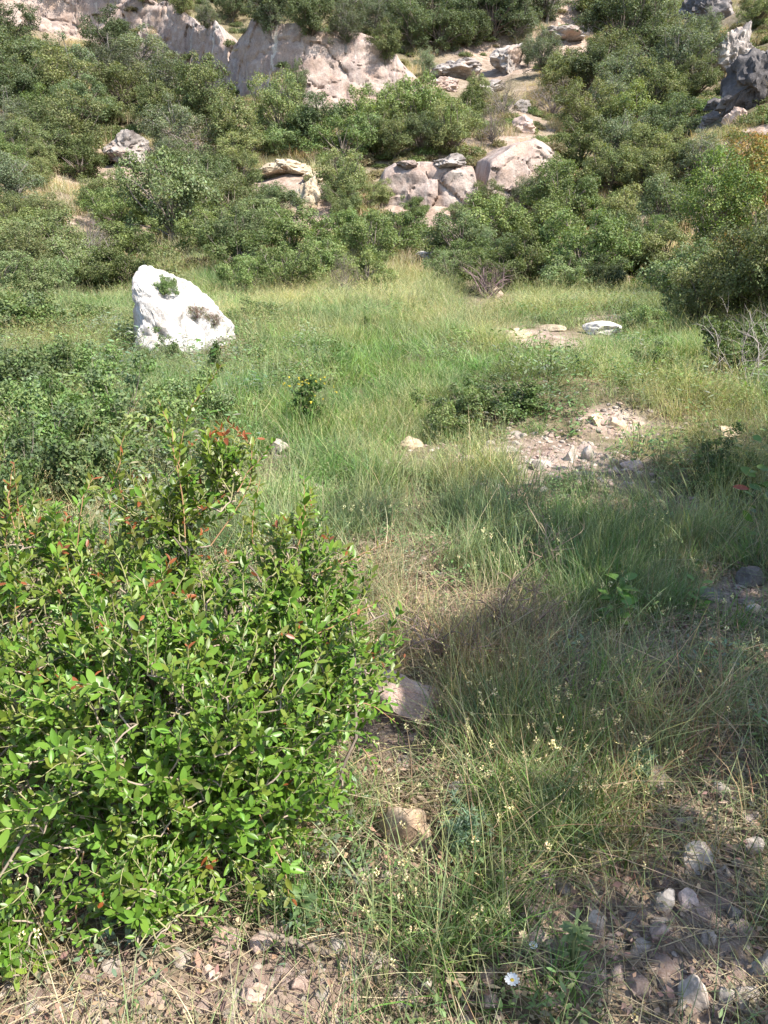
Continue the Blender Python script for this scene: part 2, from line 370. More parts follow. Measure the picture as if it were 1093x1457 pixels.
def cliff(name, base, mat, label, seed, back=10.0, res=0.11, rise=0.06, amp=1.0, soft=3.0):
    """a rock face along a line on the ground: base = [(px, py, height m)], its top runs back until the slope swallows it"""
    pts = [np.array(ground_at(a, b, False)[0]) for a, b, _ in base]; hs = np.array([c for _, _, c in base])
    seg = np.array([np.linalg.norm((pts[i + 1] - pts[i])[:2]) for i in range(len(pts) - 1)]); cum = np.concatenate([[0], np.cumsum(seg)])
    n = int(cum[-1] / res); s = np.linspace(0, cum[-1], n)
    P = np.stack([np.interp(s, cum, [p[k] for p in pts]) for k in range(3)], -1); Hh = np.interp(s, cum, hs)
    ks = max(2, int(soft / res)); P = np.stack([np.convolve(np.pad(P[:, c], ks, mode='reflect', reflect_type='odd'), np.ones(2 * ks + 1) / (2 * ks + 1), 'valid') for c in range(3)], -1)
    z0 = H(P[:, 0], P[:, 1])
    kz = int(2.0 / res); z0 = np.convolve(np.pad(z0, kz, mode='edge'), np.ones(2 * kz + 1) / (2 * kz + 1), 'valid')
    Hh = Hh * (1 + 0.10 * fbm(np.stack([s * .35, s * 0, s * 0], -1), 3, seed)) * np.clip(np.minimum(s, cum[-1] - s) / (0.07 * cum[-1]), 0, 1) ** 0.6
    T = norm(np.gradient(P[:, :2], axis=0)); k = max(3, int(3 / res)); T = np.stack([np.convolve(np.pad(T[:, c], k, mode='edge'), np.ones(2 * k + 1) / (2 * k + 1), 'valid') for c in (0, 1)], -1); T = norm(T)
    out = norm(0.25 * np.stack([T[:, 1], -T[:, 0]], -1) + np.array([0, -1.0])); away = np.array([[0.0, -1.0]])
    m = max(24, int(hs.max() / res)); t = np.linspace(0, 1, m); rows = []
    wob = 0.5 * amp * fbm(np.stack([s * 0.22, s * 0, s * 0 + seed], -1), 3, seed + 3)
    for tt in t:
        o_ = 0.55 * wob - 0.22 * Hh * tt - 0.35 * np.maximum(0, tt - 0.88) / 0.12 * 0.9
        rows.append(np.concatenate([P[:, :2] + out * o_[:, None], (z0 - 0.9 + (Hh + 0.9) * tt)[:, None]], 1))
    for kk in range(1, 22):
        e = kk / 21; o_ = 0.55 * wob - 0.22 * Hh - 0.35
        rows.append(np.concatenate([P[:, :2] + out * o_[:, None] - away * back * e ** 1.3, (z0 + Hh + rise * back * e ** 1.3 - (1.2 if kk == 21 else 0))[:, None]], 1))
    G = np.stack(rows); nr = G.shape[0]; q3 = G.reshape(-1, 3)
    face = np.clip(1 - (np.arange(nr) - m + 3) / 5, 0.25, 1)[:, None].repeat(n, 1).reshape(-1)
    o3 = np.concatenate([np.tile(out, (nr, 1)), np.zeros((len(q3), 1))], 1)
    wq = q3 + 0.35 * amp * np.stack([vnoise(q3 * 1.3 + 9 * k, seed + 30 + k) for k in range(3)], -1)
    c1, t1, k1 = worley(wq * np.array([.42, .42, .62]) / max(amp, .55), seed + 1); c2, t2, k2 = worley(wq * np.array([1.1, 1.1, 1.9]) / max(amp, .55), seed + 2)
    led = q3[:, 2] * 1.1 + 0.5 * fbm(q3 * np.array([.12, .12, .5]), 2, seed + 7); ledge = np.abs(led - np.floor(led) - .5)
    disp = 0.24 * c1 + 0.22 * t1 - 0.15 * np.exp(-k1 / .04) + 0.06 * c2 + 0.10 * t2 - 0.05 * np.exp(-k2 / .05) + 0.05 * fbm(q3 * 2.2, 5, seed + 5, 0.6) - 0.14 * ledge
    q3 = q3 + o3 * (amp * disp * face)[:, None] + np.array([0, 0, 1]) * (0.10 * amp * fbm(q3 * 1.1, 4, seed + 8))[:, None]
    i = np.arange(n - 1)[None, :] + np.arange(nr - 1)[:, None] * n
    q = np.stack([i, i + 1, i + 1 + n, i + n], -1).reshape(-1, 4)
    org = q3.mean(0); org[2] = z0.min()
    me = make_mesh(name, q3 - org, q, None, M[mat], True); me.set_sharp_from_angle(angle=R(45))
    o = obj(name, me); o.location = org
    WALLS.append(BVHTree.FromPolygons([tuple(p) for p in q3.tolist()], [tuple(p) for p in q.tolist()]))
    return tag(o, label, 'cliff')

cliff('cliff', [(-30, 36, 3), (20, 40, 4.6), (75, 50, 5.3), (130, 62, 5.3), (200, 76, 5.0), (250, 94, 4.6), (300, 122, 4.3), (345, 148, 4.6), (420, 158, 5.1), (480, 158, 4.7), (540, 153, 3.9), (585, 151, 2.9), (630, 150, 1)], 'pink_cliff',
      'long pale pink cliff band slanting down across the upper hillside', 11, back=16, soft=6.5)
cliff('cliff', [(526, 296, 0.3), (546, 298, 1.5), (560, 298, 1.75), (600, 298, 1.9), (645, 300, 1.9), (684, 302, 1.75)], 'dull_cliff', 'low pale flat fronted rock wall behind the green bushes in the middle', 23, back=7, res=0.06, amp=.85, soft=.6)
cliff('cliff', [(686, 298, 1.7), (700, 296, 2.0), (730, 290, 2.3), (765, 284, 2.3), (795, 276, 1.7), (815, 268, .9)], 'dull_cliff', 'pinkish slanting rock face right of the dark vertical crack', 29, back=7, res=0.06, amp=.85, soft=.6)  # shading of this face is put into the duller rock colour

for a in (
    ('boulder', 722, 106, 52, 46, 'grey_rock', 'rounded pale boulder with a dark left edge above the crags', 'boulder', 41),
    ('rock', 650, 112, 74, 30, 'grey_rock', 'flat broken slab of rock left of the rounded boulder', 'rock', 42),
    ('rock', 700, 134, 44, 22, 'grey_rock', 'shadowed block under the rounded pale boulder', 'rock', 43),
    ('rock', 632, 128, 44, 20, 'pink_cliff', 'pinkish ledge stone at the right end of the long cliff', 'rock', 44),
    ('rock', 800, 68, 76, 34, 'grey_rock', 'slanting grey slab among trees high on the slope', 'rock', 45),
    ('rock', 748, 190, 34, 26, 'pink_stone', 'brownish rock on the gully edge above the pinkish face', 'rock', 46),
    ('rock', 745, 160, 28, 18, 'grey_rock', 'small pale rock in the gully between trees', 'rock', 47),
    ('rock', 174, 238, 72, 52, 'grey_rock', 'jagged grey outcrop among shrubs on the left hillside', 'rock', 48),
    ('rock', 58, 230, 32, 14, 'white_rock', 'small pale rounded rock in dry grass on the left', 'rock', 49),
    ('rock', 35, 318, 40, 18, 'grey_rock', 'low heap like pale rock at the far left bank', 'rock', 50),
    ('rock', 131, 326, 24, 12, 'pink_stone', 'flat pinkish stone ledge above the bare twigs', 'rock', 51),
    ('rock', 408, 252, 84, 26, 'yellow_rock', 'cream slanting earth ledge below the trees in the middle', 'rock', 52),
    ('rock', 436, 300, 44, 48, 'yellow_rock', 'cream crumbling block at the foot of the earth ledge', 'rock', 53),
    ('rock', 446, 262, 34, 18, 'yellow_rock', 'small cream rock right of the earth ledge', 'rock', 54),
    ('rock', 645, 242, 66, 24, 'grey_rock', 'broken slabs of rock on top of the low rock wall', 'rock', 68),
    ('rock', 585, 244, 50, 16, 'dull_cliff', 'low broken ledge stone on the left top of the low wall', 'rock', 69),
    ('boulder', 1076, 154, 92, 82, 'dark_rock', 'huge dark weathered boulder on the right hillside', 'boulder', 55),
    ('boulder', 1044, 108, 70, 70, 'grey_rock', 'craggy grey topped boulder leaning on the dark boulder', 'boulder', 56),
    ('boulder', 1012, 38, 74, 58, 'dark_rock', 'dark rock high at the top right of the slope', 'boulder', 57),
    ('rock', 1024, 160, 34, 22, 'dark_rock', 'dark rounded rock tucked under the huge dark boulder', 'rock', 58),
    ('rock', 1013, 176, 30, 20, 'grey_rock', 'pale round rock below the huge dark boulder', 'rock', 59),
    ('rock', 1046, 176, 32, 22, 'pink_stone', 'pinkish rock right of the pale round rock', 'rock', 60),
    ('rock', 996, 190, 28, 22, 'grey_rock', 'grey rock at the left end of the rockfall', 'rock', 61),
    ('rock', 930, 262, 32, 16, 'pink_stone', 'small pinkish rock in the scrub on the right slope', 'rock', 62),
    ('rock', 606, 372, 34, 14, 'white_rock', 'small bright white rock glimpsed in the green bushes', 'rock', 63),
    ('rock', 874, 366, 16, 12, 'white_rock', 'tiny white rock between bushes at the right meadow end', 'rock', 64),
    ('rock', 147, 402, 34, 20, 'yellow_rock', 'cream patch of rock left of the big white boulder', 'rock', 65),
    ('rock', 676, 392, 16, 26, 'tan_stone', 'upright tan stone at the end of the meadow', 'rock', 66),
    ('rock', 705, 424, 24, 22, 'pink_stone', 'pinkish stone in front of the brush pile', 'rock', 67),
):
    rock(*a[:8], seed=a[8], sub=5 if a[3] > 40 else 4, cuts=16, rough=0.17)

# the big white boulder in the meadow: a hull of points, subdivided and weathered
def big_boulder():
    p, d = ground_at(250, 496); s = d / FPX
    X = lambda px: (px - 250) * s; Z = lambda py: (490 - py) * s
    pts = [(196, 382, 0.0), (214, 378, 0.25), (240, 386, 0.1), (256, 388, 0.3), (268, 400, 0.2), (300, 436, 0.2), (331, 468, 0.4), (329, 486, 0.6), (310, 490, 0.2),
           (186, 410, 0.3), (179, 436, 0.5), (182, 470, 0.25), (196, 496, 0.0), (215, 498, -0.55), (262, 494, -0.6), (300, 488, -0.35), (216, 420, -0.3), (245, 430, -0.35),
           (200, 384, 0.6), (250, 392, 0.8), (318, 470, 1.2), (190, 490, 1.3), (184, 440, 1.1), (280, 434, 1.2), (230, 402, 1.25), (250, 520, 1.3), (190, 520, 0.2), (310, 520, 0.4), (240, 520, -0.5)]
    bm = bmesh.new()
    for a, b, c in pts: bm.verts.new((X(a), c, Z(b)))
    r = bmesh.ops.convex_hull(bm, input=bm.verts); bmesh.ops.delete(bm, geom=[e for e in r['geom_interior'] if isinstance(e, bmesh.types.BMVert)], context='VERTS')
    bmesh.ops.triangulate(bm, faces=bm.faces)
    for _ in range(4):
        bmesh.ops.subdivide_edges(bm, edges=bm.edges, cuts=1, use_grid_fill=True); bmesh.ops.triangulate(bm, faces=bm.faces)
        bmesh.ops.smooth_vert(bm, verts=bm.verts, factor=0.25, use_axis_x=True, use_axis_y=True, use_axis_z=True)
    bm.normal_update(); bmesh.ops.recalc_face_normals(bm, faces=bm.faces); bm.normal_update()
    v = np.array([q.co[:] for q in bm.verts]); nn = np.array([q.normal[:] for q in bm.verts]); f = [tuple(x.index for x in q.verts) for q in bm.faces]; bm.free()
    rot = v @ np.array([[.8, 0, .6], [0, 1, 0], [-.6, 0, .8]])
    ledge = np.round(2.5 * fbm(rot * np.array([0.7, 1.2, 2.2]), 2, 71)) / 2.5
    c1, t1, k1 = worley(rot * np.array([1.3, 1.6, 2.4]) + .15 * ledge[:, None], 77); c2, t2, k2 = worley(rot * np.array([3.2, 3.2, 5.5]), 78)
    bw = 0.10 * c1 + 0.14 * t1 - 0.08 * np.exp(-k1 / .04) + 0.035 * c2 + .05 * t2 - 0.03 * np.exp(-k2 / .06)
    bw = bw * .5
    v = v + nn * (0.035 * ledge + 0.035 * fbm(v * 2.0, 6, 72, 0.62) - 0.05 * np.abs(fbm(v * np.array([2.5, 2.5, 5]), 3, 75)) + bw)[:, None]
    me = tri_mesh('boulder', v, f, boulder_mat())
    o = obj('boulder', me); o.location = p
    tag(o, 'big bright white boulder standing in the meadow grass', 'boulder')
    return o, p, s
def boulder_mat():
    m = rock_mat('white_boulder_stone', [(0.25, (0.24, 0.20, 0.165)), (0.43, (0.42, 0.39, 0.36)), (0.62, (0.62, 0.60, 0.57))], scale=1.9, bump=0.9, speck=(0.26, 0.22, 0.18))
    t = m.node_tree; n, l = t.nodes, t.links                     # rusty stain where the left flank weathers
    hs = [x for x in n if x.type == 'HUE_SAT'][0]; src = hs.inputs['Color'].links[0].from_socket
    tc = [x for x in n if x.type == 'TEX_COORD'][0]; sx = n.new('ShaderNodeSeparateXYZ'); l.new(tc.outputs['Object'], sx.inputs[0])
    nz = n.new('ShaderNodeTexNoise'); nz.inputs['Scale'].default_value = 2.5; nz.inputs['Detail'].default_value = 8; l.new(tc.outputs['Object'], nz.inputs['Vector'])
    mr = n.new('ShaderNodeMapRange'); mr.inputs[1].default_value = -0.42; mr.inputs[2].default_value = -0.78; l.new(sx.outputs[0], mr.inputs[0])
    m2 = n.new('ShaderNodeMapRange'); m2.inputs[1].default_value = 0.32; m2.inputs[2].default_value = 0.5; l.new(nz.outputs[0], m2.inputs[0])
    mu = n.new('ShaderNodeMath'); mu.operation = 'MULTIPLY'; l.new(mr.outputs[0], mu.inputs[0]); l.new(m2.outputs[0], mu.inputs[1])
    mx = n.new('ShaderNodeMix'); mx.data_type = 'RGBA'; l.new(mu.outputs[0], mx.inputs[0]); l.new(src, mx.inputs[6]); mx.inputs[7].default_value = (0.50, 0.33, 0.22, 1); l.new(mx.outputs[2], hs.inputs['Color'])
    return m
BOULDER, BP, BS = big_boulder()
WALLS.append(BVHTree.FromPolygons([tuple((v.co + BP)[:]) for v in BOULDER.data.vertices], [tuple(p.vertices) for p in BOULDER.data.polygons]))

# ------------------------------------------------------------------ plant building blocks
KITE_V = np.array([(0, 0, 0), (0.5, 0.42, 0.10), (0, 1, -0.06), (-0.5, 0.42, 0.10)]); KITE_Q = np.array([(0, 1, 2, 3)])
def lance(fold=0.25, curl=0.15, rows=(0, 0.14, 0.36, 0.62, 0.85, 1.0), wid=(0.06, 0.55, 0.95, 1.0, 0.62, 0.04)):
    v = []; q = []
    for t, w in zip(rows, wid):
        z = -curl * t * t
        v += [(-0.5 * w, t, z + fold * 0.5 * w), (0, t, z), (0.5 * w, t, z + fold * 0.5 * w)]
    for r in range(len(rows) - 1):
        a = r * 3
        q += [(a, a + 1, a + 4, a + 3), (a + 1, a + 2, a + 5, a + 4)]
    return np.array(v), np.array(q)

def place_leaves(geo, T, Q, pos, axis, nrm, width, length, cols):
    axis = norm(axis); side = norm(np.cross(axis, nrm)); nn = np.cross(side, axis)
    V = pos[:, None, :] + T[None, :, 0:1] * (side * width[:, None])[:, None, :] + T[None, :, 1:2] * (axis * length[:, None])[:, None, :] + T[None, :, 2:3] * (nn * width[:, None])[:, None, :]
    k = len(T); n = len(pos)
    QQ = (Q[None] + (np.arange(n) * k)[:, None, None]).reshape(-1, 4)
    geo.add(V.reshape(-1, 3), QQ, np.repeat(cols, len(Q), axis=0))

def tube(geo, pts, radii, col, sides=5):
    pts = np.asarray(pts, float); n = len(pts)
    if n < 2: return
    tan = norm(np.gradient(pts, axis=0)); ref = np.array([0.31, 0.17, 0.93]) if abs(tan[0, 2]) < 0.9 else np.array([1.0, 0.1, 0])
    a = norm(np.cross(tan, ref)); b = np.cross(tan, a)
    ang = np.arange(sides) / sides * 2 * math.pi
    V = pts[:, None, :] + (a[:, None, :] * np.cos(ang)[None, :, None] + b[:, None, :] * np.sin(ang)[None, :, None]) * np.asarray(radii)[:, None, None]
    i = np.arange(sides)[None, :] + np.arange(n - 1)[:, None] * sides; j = (np.arange(sides)[None, :] + 1) % sides + np.arange(n - 1)[:, None] * sides
    geo.add(V.reshape(-1, 3), np.stack([i, j, j + sides, i + sides], -1).reshape(-1, 4), np.array(col))

def limb(a, b, g, sag=0.12, n=6):
    a, b = np.asarray(a, float), np.asarray(b, float); L = np.linalg.norm(b - a)
    t = np.linspace(0, 1, n)[:, None]; off = g.normal(size=3) * sag * L * 0.6 + np.array([0, 0, sag * L * g.uniform(-0.3, 1)])
    return a + (b - a) * t + off * (np.sin(t * math.pi)) + g.normal(size=(n, 3)) * 0.012 * L * np.sin(t * math.pi)

def jitter_cols(base, n, g, v=0.25, h=0.12):
    base = np.asarray(base, float)
    c = base[None] * g.uniform(1 - v, 1 + v, (n, 1)) * (1 + g.uniform(-h, h, (n, 3)))
    return np.clip(c, 0.003, 1)

def crown_and_trunk(seed, cz=0.58, rx=0.48, rz=0.42, clumps=46, leaves=11000, leaf=0.03, palette=((0.05, 0.085, 0.028),), tip=None, trunk_h=0.35, trunk_r=0.028, upright=0.0, cr=(0.08, 0.16), lump=0.45, twigcol=(0.2, 0.17, 0.14)):
    """a tree one unit high standing at the origin: crown of leaf clumps, trunk with limbs"""
    g = np.random.default_rng(seed); crown, trunk = Geo(), Geo()
    cen = []
    while len(cen) < clumps:
        d = norm(g.normal(size=3)); r = g.uniform(0.25, 1) ** 0.5
        p = d * r * np.array([rx, rx, rz]) * (1 + lump * vnoise(d[None] * 1.6 + seed, seed)[0]) + np.array([0, 0, cz])
        if p[2] > 0.06: cen.append(p)
    cen = np.array(cen); rad = g.uniform(*cr, clumps) * (1.15 - 0.5 * np.abs(cen[:, 2] - cz) / rz * 0.6)
    prob = rad ** 2 / (rad ** 2).sum(); which = g.choice(clumps, leaves, p=prob)
    d = norm(g.normal(size=(leaves, 3))); rr = g.uniform(0.3, 1.0, leaves) ** 0.5
    fl = np.array([1, 1, 0.75]); pos = cen[which] + d * (rr * rad[which])[:, None] * fl
    pos = pos + 0.03 * g.normal(size=(leaves, 3)) * (g.random((leaves, 1)) < .18) + 0.5 * rad[which][:, None] * np.stack([vnoise(pos * 9 + k * 31, seed + k) for k in range(3)], -1)
    nrm = norm(d * 0.8 + np.array([0, 0, 0.55]) + g.normal(size=(leaves, 3)) * 0.65)
    ax = norm(np.cross(nrm, g.normal(size=(leaves, 3)))); ax[:, 2] += g.uniform(-0.5, 0.3 + upright, leaves)
    tint = g.integers(0, len(palette), clumps)[which]; mixed = g.random(leaves) < 0.25; tint = np.where(mixed, g.integers(0, len(palette), leaves), tint)
    base = np.array(palette)[tint]; cols = np.clip(base * g.uniform(0.7, 1.35, (leaves, 1)) * (1 + g.uniform(-.1, .1, (leaves, 3))), .003, 1)
    if tip is not None:
        k = g.random(leaves) < 0.06; cols[k] = np.array(tip) * g.uniform(.7, 1.2, (k.sum(), 1))
    ln = leaf * g.uniform(0.6, 1.5, leaves)
    keep = pos[:, 2] > 0.01
    place_leaves(crown, KITE_V, KITE_Q, pos[keep], ax[keep], nrm[keep], (ln * 0.62)[keep], ln[keep], cols[keep])
    top = np.array([g.normal() * 0.03, g.normal() * 0.03, trunk_h])
    st = limb((0, 0, -0.06), top, g, 0.1, 7); tube(trunk, st, np.linspace(trunk_r * 1.25, trunk_r * .8, 7), twigcol, 7)
    for c in cen:
        s0 = st[g.integers(3, 7)]; pts = limb(s0, c + (c - np.array([0, 0, cz])) * 0.1, g, 0.14, 6)
        tube(trunk, pts, np.linspace(trunk_r * 0.45, trunk_r * 0.1, 6), twigcol, 4)
        for _ in range(2):
            e = c + norm(g.normal(size=3)) * g.uniform(0.08, 0.15); tube(trunk, limb(pts[4], e, g, 0.15, 4), np.linspace(trunk_r * .14, trunk_r * .05, 4), twigcol, 3)
    return crown, trunk

PROTO = {}
def species(key, name, cat, variants, mat='leafy', **kw):
    PROTO[key] = []
    for s in range(variants):
        cr, tr = crown_and_trunk(sum(ord(ch) for ch in key) * 13 + s * 101, **kw)
        PROTO[key].append((cr.mesh(name + '_crown', M[mat]), tr.mesh(name + '_trunk', M['twig'])))
    PROTO[key + '_n'] = (name, cat)
G_DARK = ((0.070, 0.092, 0.042), (0.084, 0.106, 0.052), (0.060, 0.080, 0.038))
G_OLIVE = ((0.116, 0.136, 0.056), (0.098, 0.122, 0.052), (0.132, 0.146, 0.062))
G_GREY = ((0.100, 0.122, 0.068), (0.086, 0.108, 0.062), (0.118, 0.136, 0.080))
G_BRIGHT = ((0.100, 0.134, 0.046), (0.116, 0.148, 0.054), (0.086, 0.116, 0.042))
G_LIGHT = ((0.120, 0.152, 0.070), (0.104, 0.138, 0.060), (0.134, 0.164, 0.082))
species('oak', 'oak_tree', 'tree', 3, palette=G_DARK, leaves=19000, leaf=0.024, trunk_h=.26, cz=.53, rz=.47, twigcol=(.13,.11,.09))
species('olive', 'bushy_tree', 'tree', 3, palette=G_OLIVE, leaves=18000, leaf=0.024, rx=.46, trunk_h=.26, cz=.53, rz=.47, twigcol=(.14,.12,.09))
species('grey', 'almond_tree', 'tree', 3, palette=G_GREY, leaves=14000, leaf=0.021, rx=.45, clumps=60, trunk_h=.32, cz=.54, rz=.46, cr=(.07, .14), twigcol=(.20, .18, .16))
species('bright', 'leafy_bush', 'bush', 3, palette=G_BRIGHT, leaves=16000, leaf=0.029, cz=.46, rx=.56, rz=.46, trunk_h=.2, upright=.3)
species('light', 'pale_bush', 'bush', 2, palette=G_LIGHT, leaves=16000, leaf=0.026, cz=.48, rx=.55, rz=.45, trunk_h=.22, upright=.2)
species('ochre', 'yellowish_bush', 'bush', 1, palette=((.17, .13, .04), (.14, .15, .045), (.20, .12, .04), (.10, .12, .04)), leaves=13000, leaf=.022, cz=.52, rx=.36, rz=.46, trunk_h=.3, twigcol=(.25, .17, .10), upright=.5)
species('bare', 'bare_shrub', 'shrub', 1, palette=((.16, .13, .10), (.12, .11, .07)), leaves=4200, leaf=0.018, cz=.5, rx=.45, rz=.42, clumps=60, trunk_h=.2, twigcol=(.20, .17, .15), trunk_r=.020)
species('sapling', 'sapling', 'tree', 2, palette=((0.084, 0.128, 0.036), (0.104, 0.136, 0.042), (0.066, 0.10, 0.032)), leaves=14000, leaf=0.0145, cz=.58, rx=.27, rz=.38, clumps=44, trunk_h=.5, cr=(.05, .10), trunk_r=.014, twigcol=(.34, .30, .26))
species('bramble', 'low_shrub', 'shrub', 3, palette=((0.086, 0.135, 0.042), (0.110, 0.150, 0.056), (0.092, 0.126, 0.060)), leaves=13000, leaf=0.045, cz=.42, rx=.70, rz=.55, clumps=46, trunk_h=.12, trunk_r=.015, cr=(.08, .22), upright=.5, lump=.95)
species('brown', 'dry_weed', 'plant', 1, palette=((.20, .13, .10), (.15, .10, .08), (.10, .11, .05)), leaves=2600, leaf=0.05, cz=.4, rx=.7, rz=.4, clumps=34, trunk_h=.2, trunk_r=.02, cr=(.1, .2), twigcol=(.18, .13, .11))
species('sprout', 'weed', 'plant', 2, palette=((0.05, 0.09, 0.03), (0.065, 0.11, 0.03)), leaves=1500, leaf=0.07, cz=.5, rx=.34, rz=.45, clumps=26, trunk_h=.4, trunk_r=.012, cr=(.06, .12), upright=.8)

USED = set()
def plant(key, loc, height, wid=1.0, rz=None, label=None, group=None, var=None):
    name, cat = PROTO[key + '_n']; var = random.randrange(len(PROTO[key])) if var is None else var % len(PROTO[key])
    crown, trunk = PROTO[key][var]
    rz = random.uniform(0, 6.28) if rz is None else rz
    o = empty(name, loc, rz, (height * wid, height * wid, height))
    obj('trunk', trunk, o); obj('crown', crown, o)
    return tag(o, label, cat, group)
def plant_px(key, px, py, h, w=1.0, label=None, group=None, var=None, walls=True):
    """h: height in the photograph, in pixels, of a plant standing at this place"""
    p, d = ground_at(px, py, walls)
    return plant(key, p, h * d / FPX, w, None, label, group, var)

# ------------------------------------------------------------------ hillside trees
MASK = [(30, 0, 60, 12), (60, 0, 236, 40), (236, 18, 292, 62), (285, 55, 345, 128), (330, 62, 430, 120), (420, 68, 560, 140), (548, 238, 690, 292), (690, 208, 755, 285), (618, 82, 690, 118), (698, 66, 748, 118),
        (376, 226, 448, 252), (422, 254, 450, 294), (142, 190, 205, 236), (1015, 38, 1093, 150), (982, 150, 1060, 190), (980, 0, 1040, 36), (735, 165, 768, 200), (75, 255, 120, 275), (116, 312, 140, 335), (598, 360, 618, 372), (770, 40, 830, 66)]
def masked(px, py, r):
    for a, b, c, d in MASK:
        dx = max(a - px, 0, px - c); dy = max(b - py, 0, py - d)
        if math.hypot(dx, dy) < r * 0.95: return True
    return False
placed = []
def fill(phrase, boxes, size, mix, seed, tries=500, gap=0.60, squash=0.85):
    g = random.Random(seed); out = []
    for _ in range(tries):
        b = g.choice(boxes); px, py = g.uniform(b[0], b[2]), g.uniform(b[1], b[3]); r = g.uniform(*size) / 2
        if masked(px, py, r): continue
        if any(math.hypot(px - a, (py - b_) * 1.25) < gap * (r + c) for a, b_, c in placed): continue
        key = g.choices([k for k, _ in mix], [w for _, w in mix])[0]
        p, d = ground_at(px, py + r * squash)
        if d > 110: continue
        placed.append((px, py, r))
        out.append((px, py, key, p, 2.0 * r * d / FPX))
    names = {'oak': 'dark green oak', 'olive': 'olive green tree', 'grey': 'grey green tree', 'bright': 'fresh green bush', 'light': 'pale green bush', 'bare': 'bare brownish shrub', 'sapling': 'slender sapling'}
    for key in names:
        row = sorted([o for o in out if o[2] == key])
        ords = ['leftmost', 'second from left', 'third from left', 'fourth from left', 'fifth from left', 'sixth from left', 'seventh from left', 'eighth from left', 'ninth from left', 'tenth from left', 'eleventh from left', 'twelfth from left'] + [w + ' from left' for w in ('thirteenth', 'fourteenth', 'fifteenth', 'sixteenth', 'seventeenth', 'eighteenth', 'nineteenth', 'twentieth')]
        for k, (px, py, _, p, hgt) in enumerate(row):
            lab = names[key] + ' ' + phrase
            if len(row) > 1: lab = (ords[k] if k < len(row) - 1 and k < 20 else ('rightmost' if k == len(row) - 1 else None)) or f'number {k + 1} from left'; lab = f'{lab} {names[key]} {phrase}'
            plant(key, p - Vector((0, 0, 0.06 * hgt)), hgt * 1.0, g.uniform(1.0, 1.35), g.uniform(0, 6.28), lab, 'trees and bushes ' + phrase)

# notable single plants first
def note(key, px, py, h, w, label, group=None):
    placed.append((px, py - h * 0.5, h * 0.5)); p, d = ground_at(px, py)
    plant(key, p, h * d / FPX, w, None, label, group)
note('oak', 425, 152, 62, 0.55, 'small dark upright tree against the long pale cliff')
note('bright', 118, 256, 62, 1.0, 'round green bush on the dry grass left of the grey outcrop')
note('light', 245, 350, 140, 0.95, 'broad silvery green tree right above the white boulder')
note('light', 300, 300, 80, 1.0, 'pale green bush leaning right of the silvery tree')
note('olive', 84, 400, 100, 1.0, 'yellowish green bush on the left bank above the meadow')
note('olive', 30, 410, 90, 1.2, 'low olive bush at the far left edge of the meadow')
note('olive', 400, 215, 96, 0.9, 'olive tree standing over the cream earth ledge')
note('bright', 412, 418, 72, 1.0, 'small fresh green bush at the meadow edge beside the boulder')
note('bare', 130, 385, 80, 0.8, 'bare grey shrub spilling down the left bank')
note('bare', 490, 420, 56, 0.9, 'bare grey twiggy shrub at the far meadow edge')
note('bright', 752, 410, 88, 1.1, 'dense fresh green bush right of the brush pile')
note('bright', 832, 412, 110, 1.0, 'tall leafy green bush near the right end of the meadow')
note('bright', 690, 360, 84, 1.1, 'green bush behind the brush pile')
note('oak', 940, 350, 90, 1.0, 'very dark green ivy covered bush on the right bank')
note('olive', 925, 178, 86, 1.0, 'yellow green round tree left of the rockfall')
note('sapling', 1005, 408, 200, 1.0, 'tall thin sapling with pale stem on the right bank')
note('ochre', 1060, 385, 190, 0.75, 'tall thin yellowish sapling beside the right edge')
note('light', 985, 455, 120, 1.0, 'pale green shrub at the foot of the tall thin sapling')
note('olive', 1055, 465, 150, 0.9, 'dense olive shrub at the right end of the meadow')
note('ochre', 1064, 300, 110, 1.0, 'orange tinged bush high on the right edge')
note('ochre', 1048, 440, 120, 1.0, 'yellow orange tinged bush at the right end of the meadow')
note('olive', 1000, 470, 100, 1.1, 'shadowy green bush where the meadow meets the right bank')
note('olive', 1092, 470, 150, .9, 'tall dark olive bush cut by the right edge')
note('oak', 1078, 350, 110, 1.0, 'dark shrub behind the yellowish sapling')
note('bare', 700, 208, 60, 0.8, 'brownish thin shrub over the dark crack in the rock')
note('bright', 800, 330, 96, 0.9, 'fresh green bush below the pinkish rock face')
note('olive', 785, 300, 70, 0.9, 'small olive bush against the pinkish rock face')
note('grey', 605, 118, 46, 0.8, 'small grey green bush at the right end of the cliff')
note('olive', 300, 190, 96, 1.0, 'tall round olive tree in the middle of the left slope')
note('oak', 160, 100, 80, 1.0, 'dark rounded oak under the left end of the cliff')
note('bright', 590, 190, 80, 1.0, 'fresh green tree above the low rock wall')
note('bright', 530, 200, 74, 1.0, 'fresh green tree left above the low rock wall')
note('bright', 820, 250, 80, .9, 'tall yellow green tree right of the pinkish rock face')
for q in (('olive', 258, 20, 42, 'small olive tree on the cliff edge at the upper left'), ('grey', 296, 48, 40, 'small grey green shrub on the pale ledge above the cliff'), ('oak', 330, 34, 46, 'dark shrub on the slope over the pale ledge'),
          ('grey', 388, 52, 62, 'grey green tree on the cliff edge left of the oak'), ('oak', 444, 60, 72, 'dark oak standing on the edge of the long cliff'), ('grey', 492, 72, 58, 'grey green tree right of the oak on the cliff edge'), ('olive', 548, 92, 52, 'olive shrub on the right end of the cliff edge'), ('olive', 205, 8, 40, 'small olive shrub on the top rim of the cliff')):
    note(q[0], q[1], q[2], q[3], 1.0, q[4])
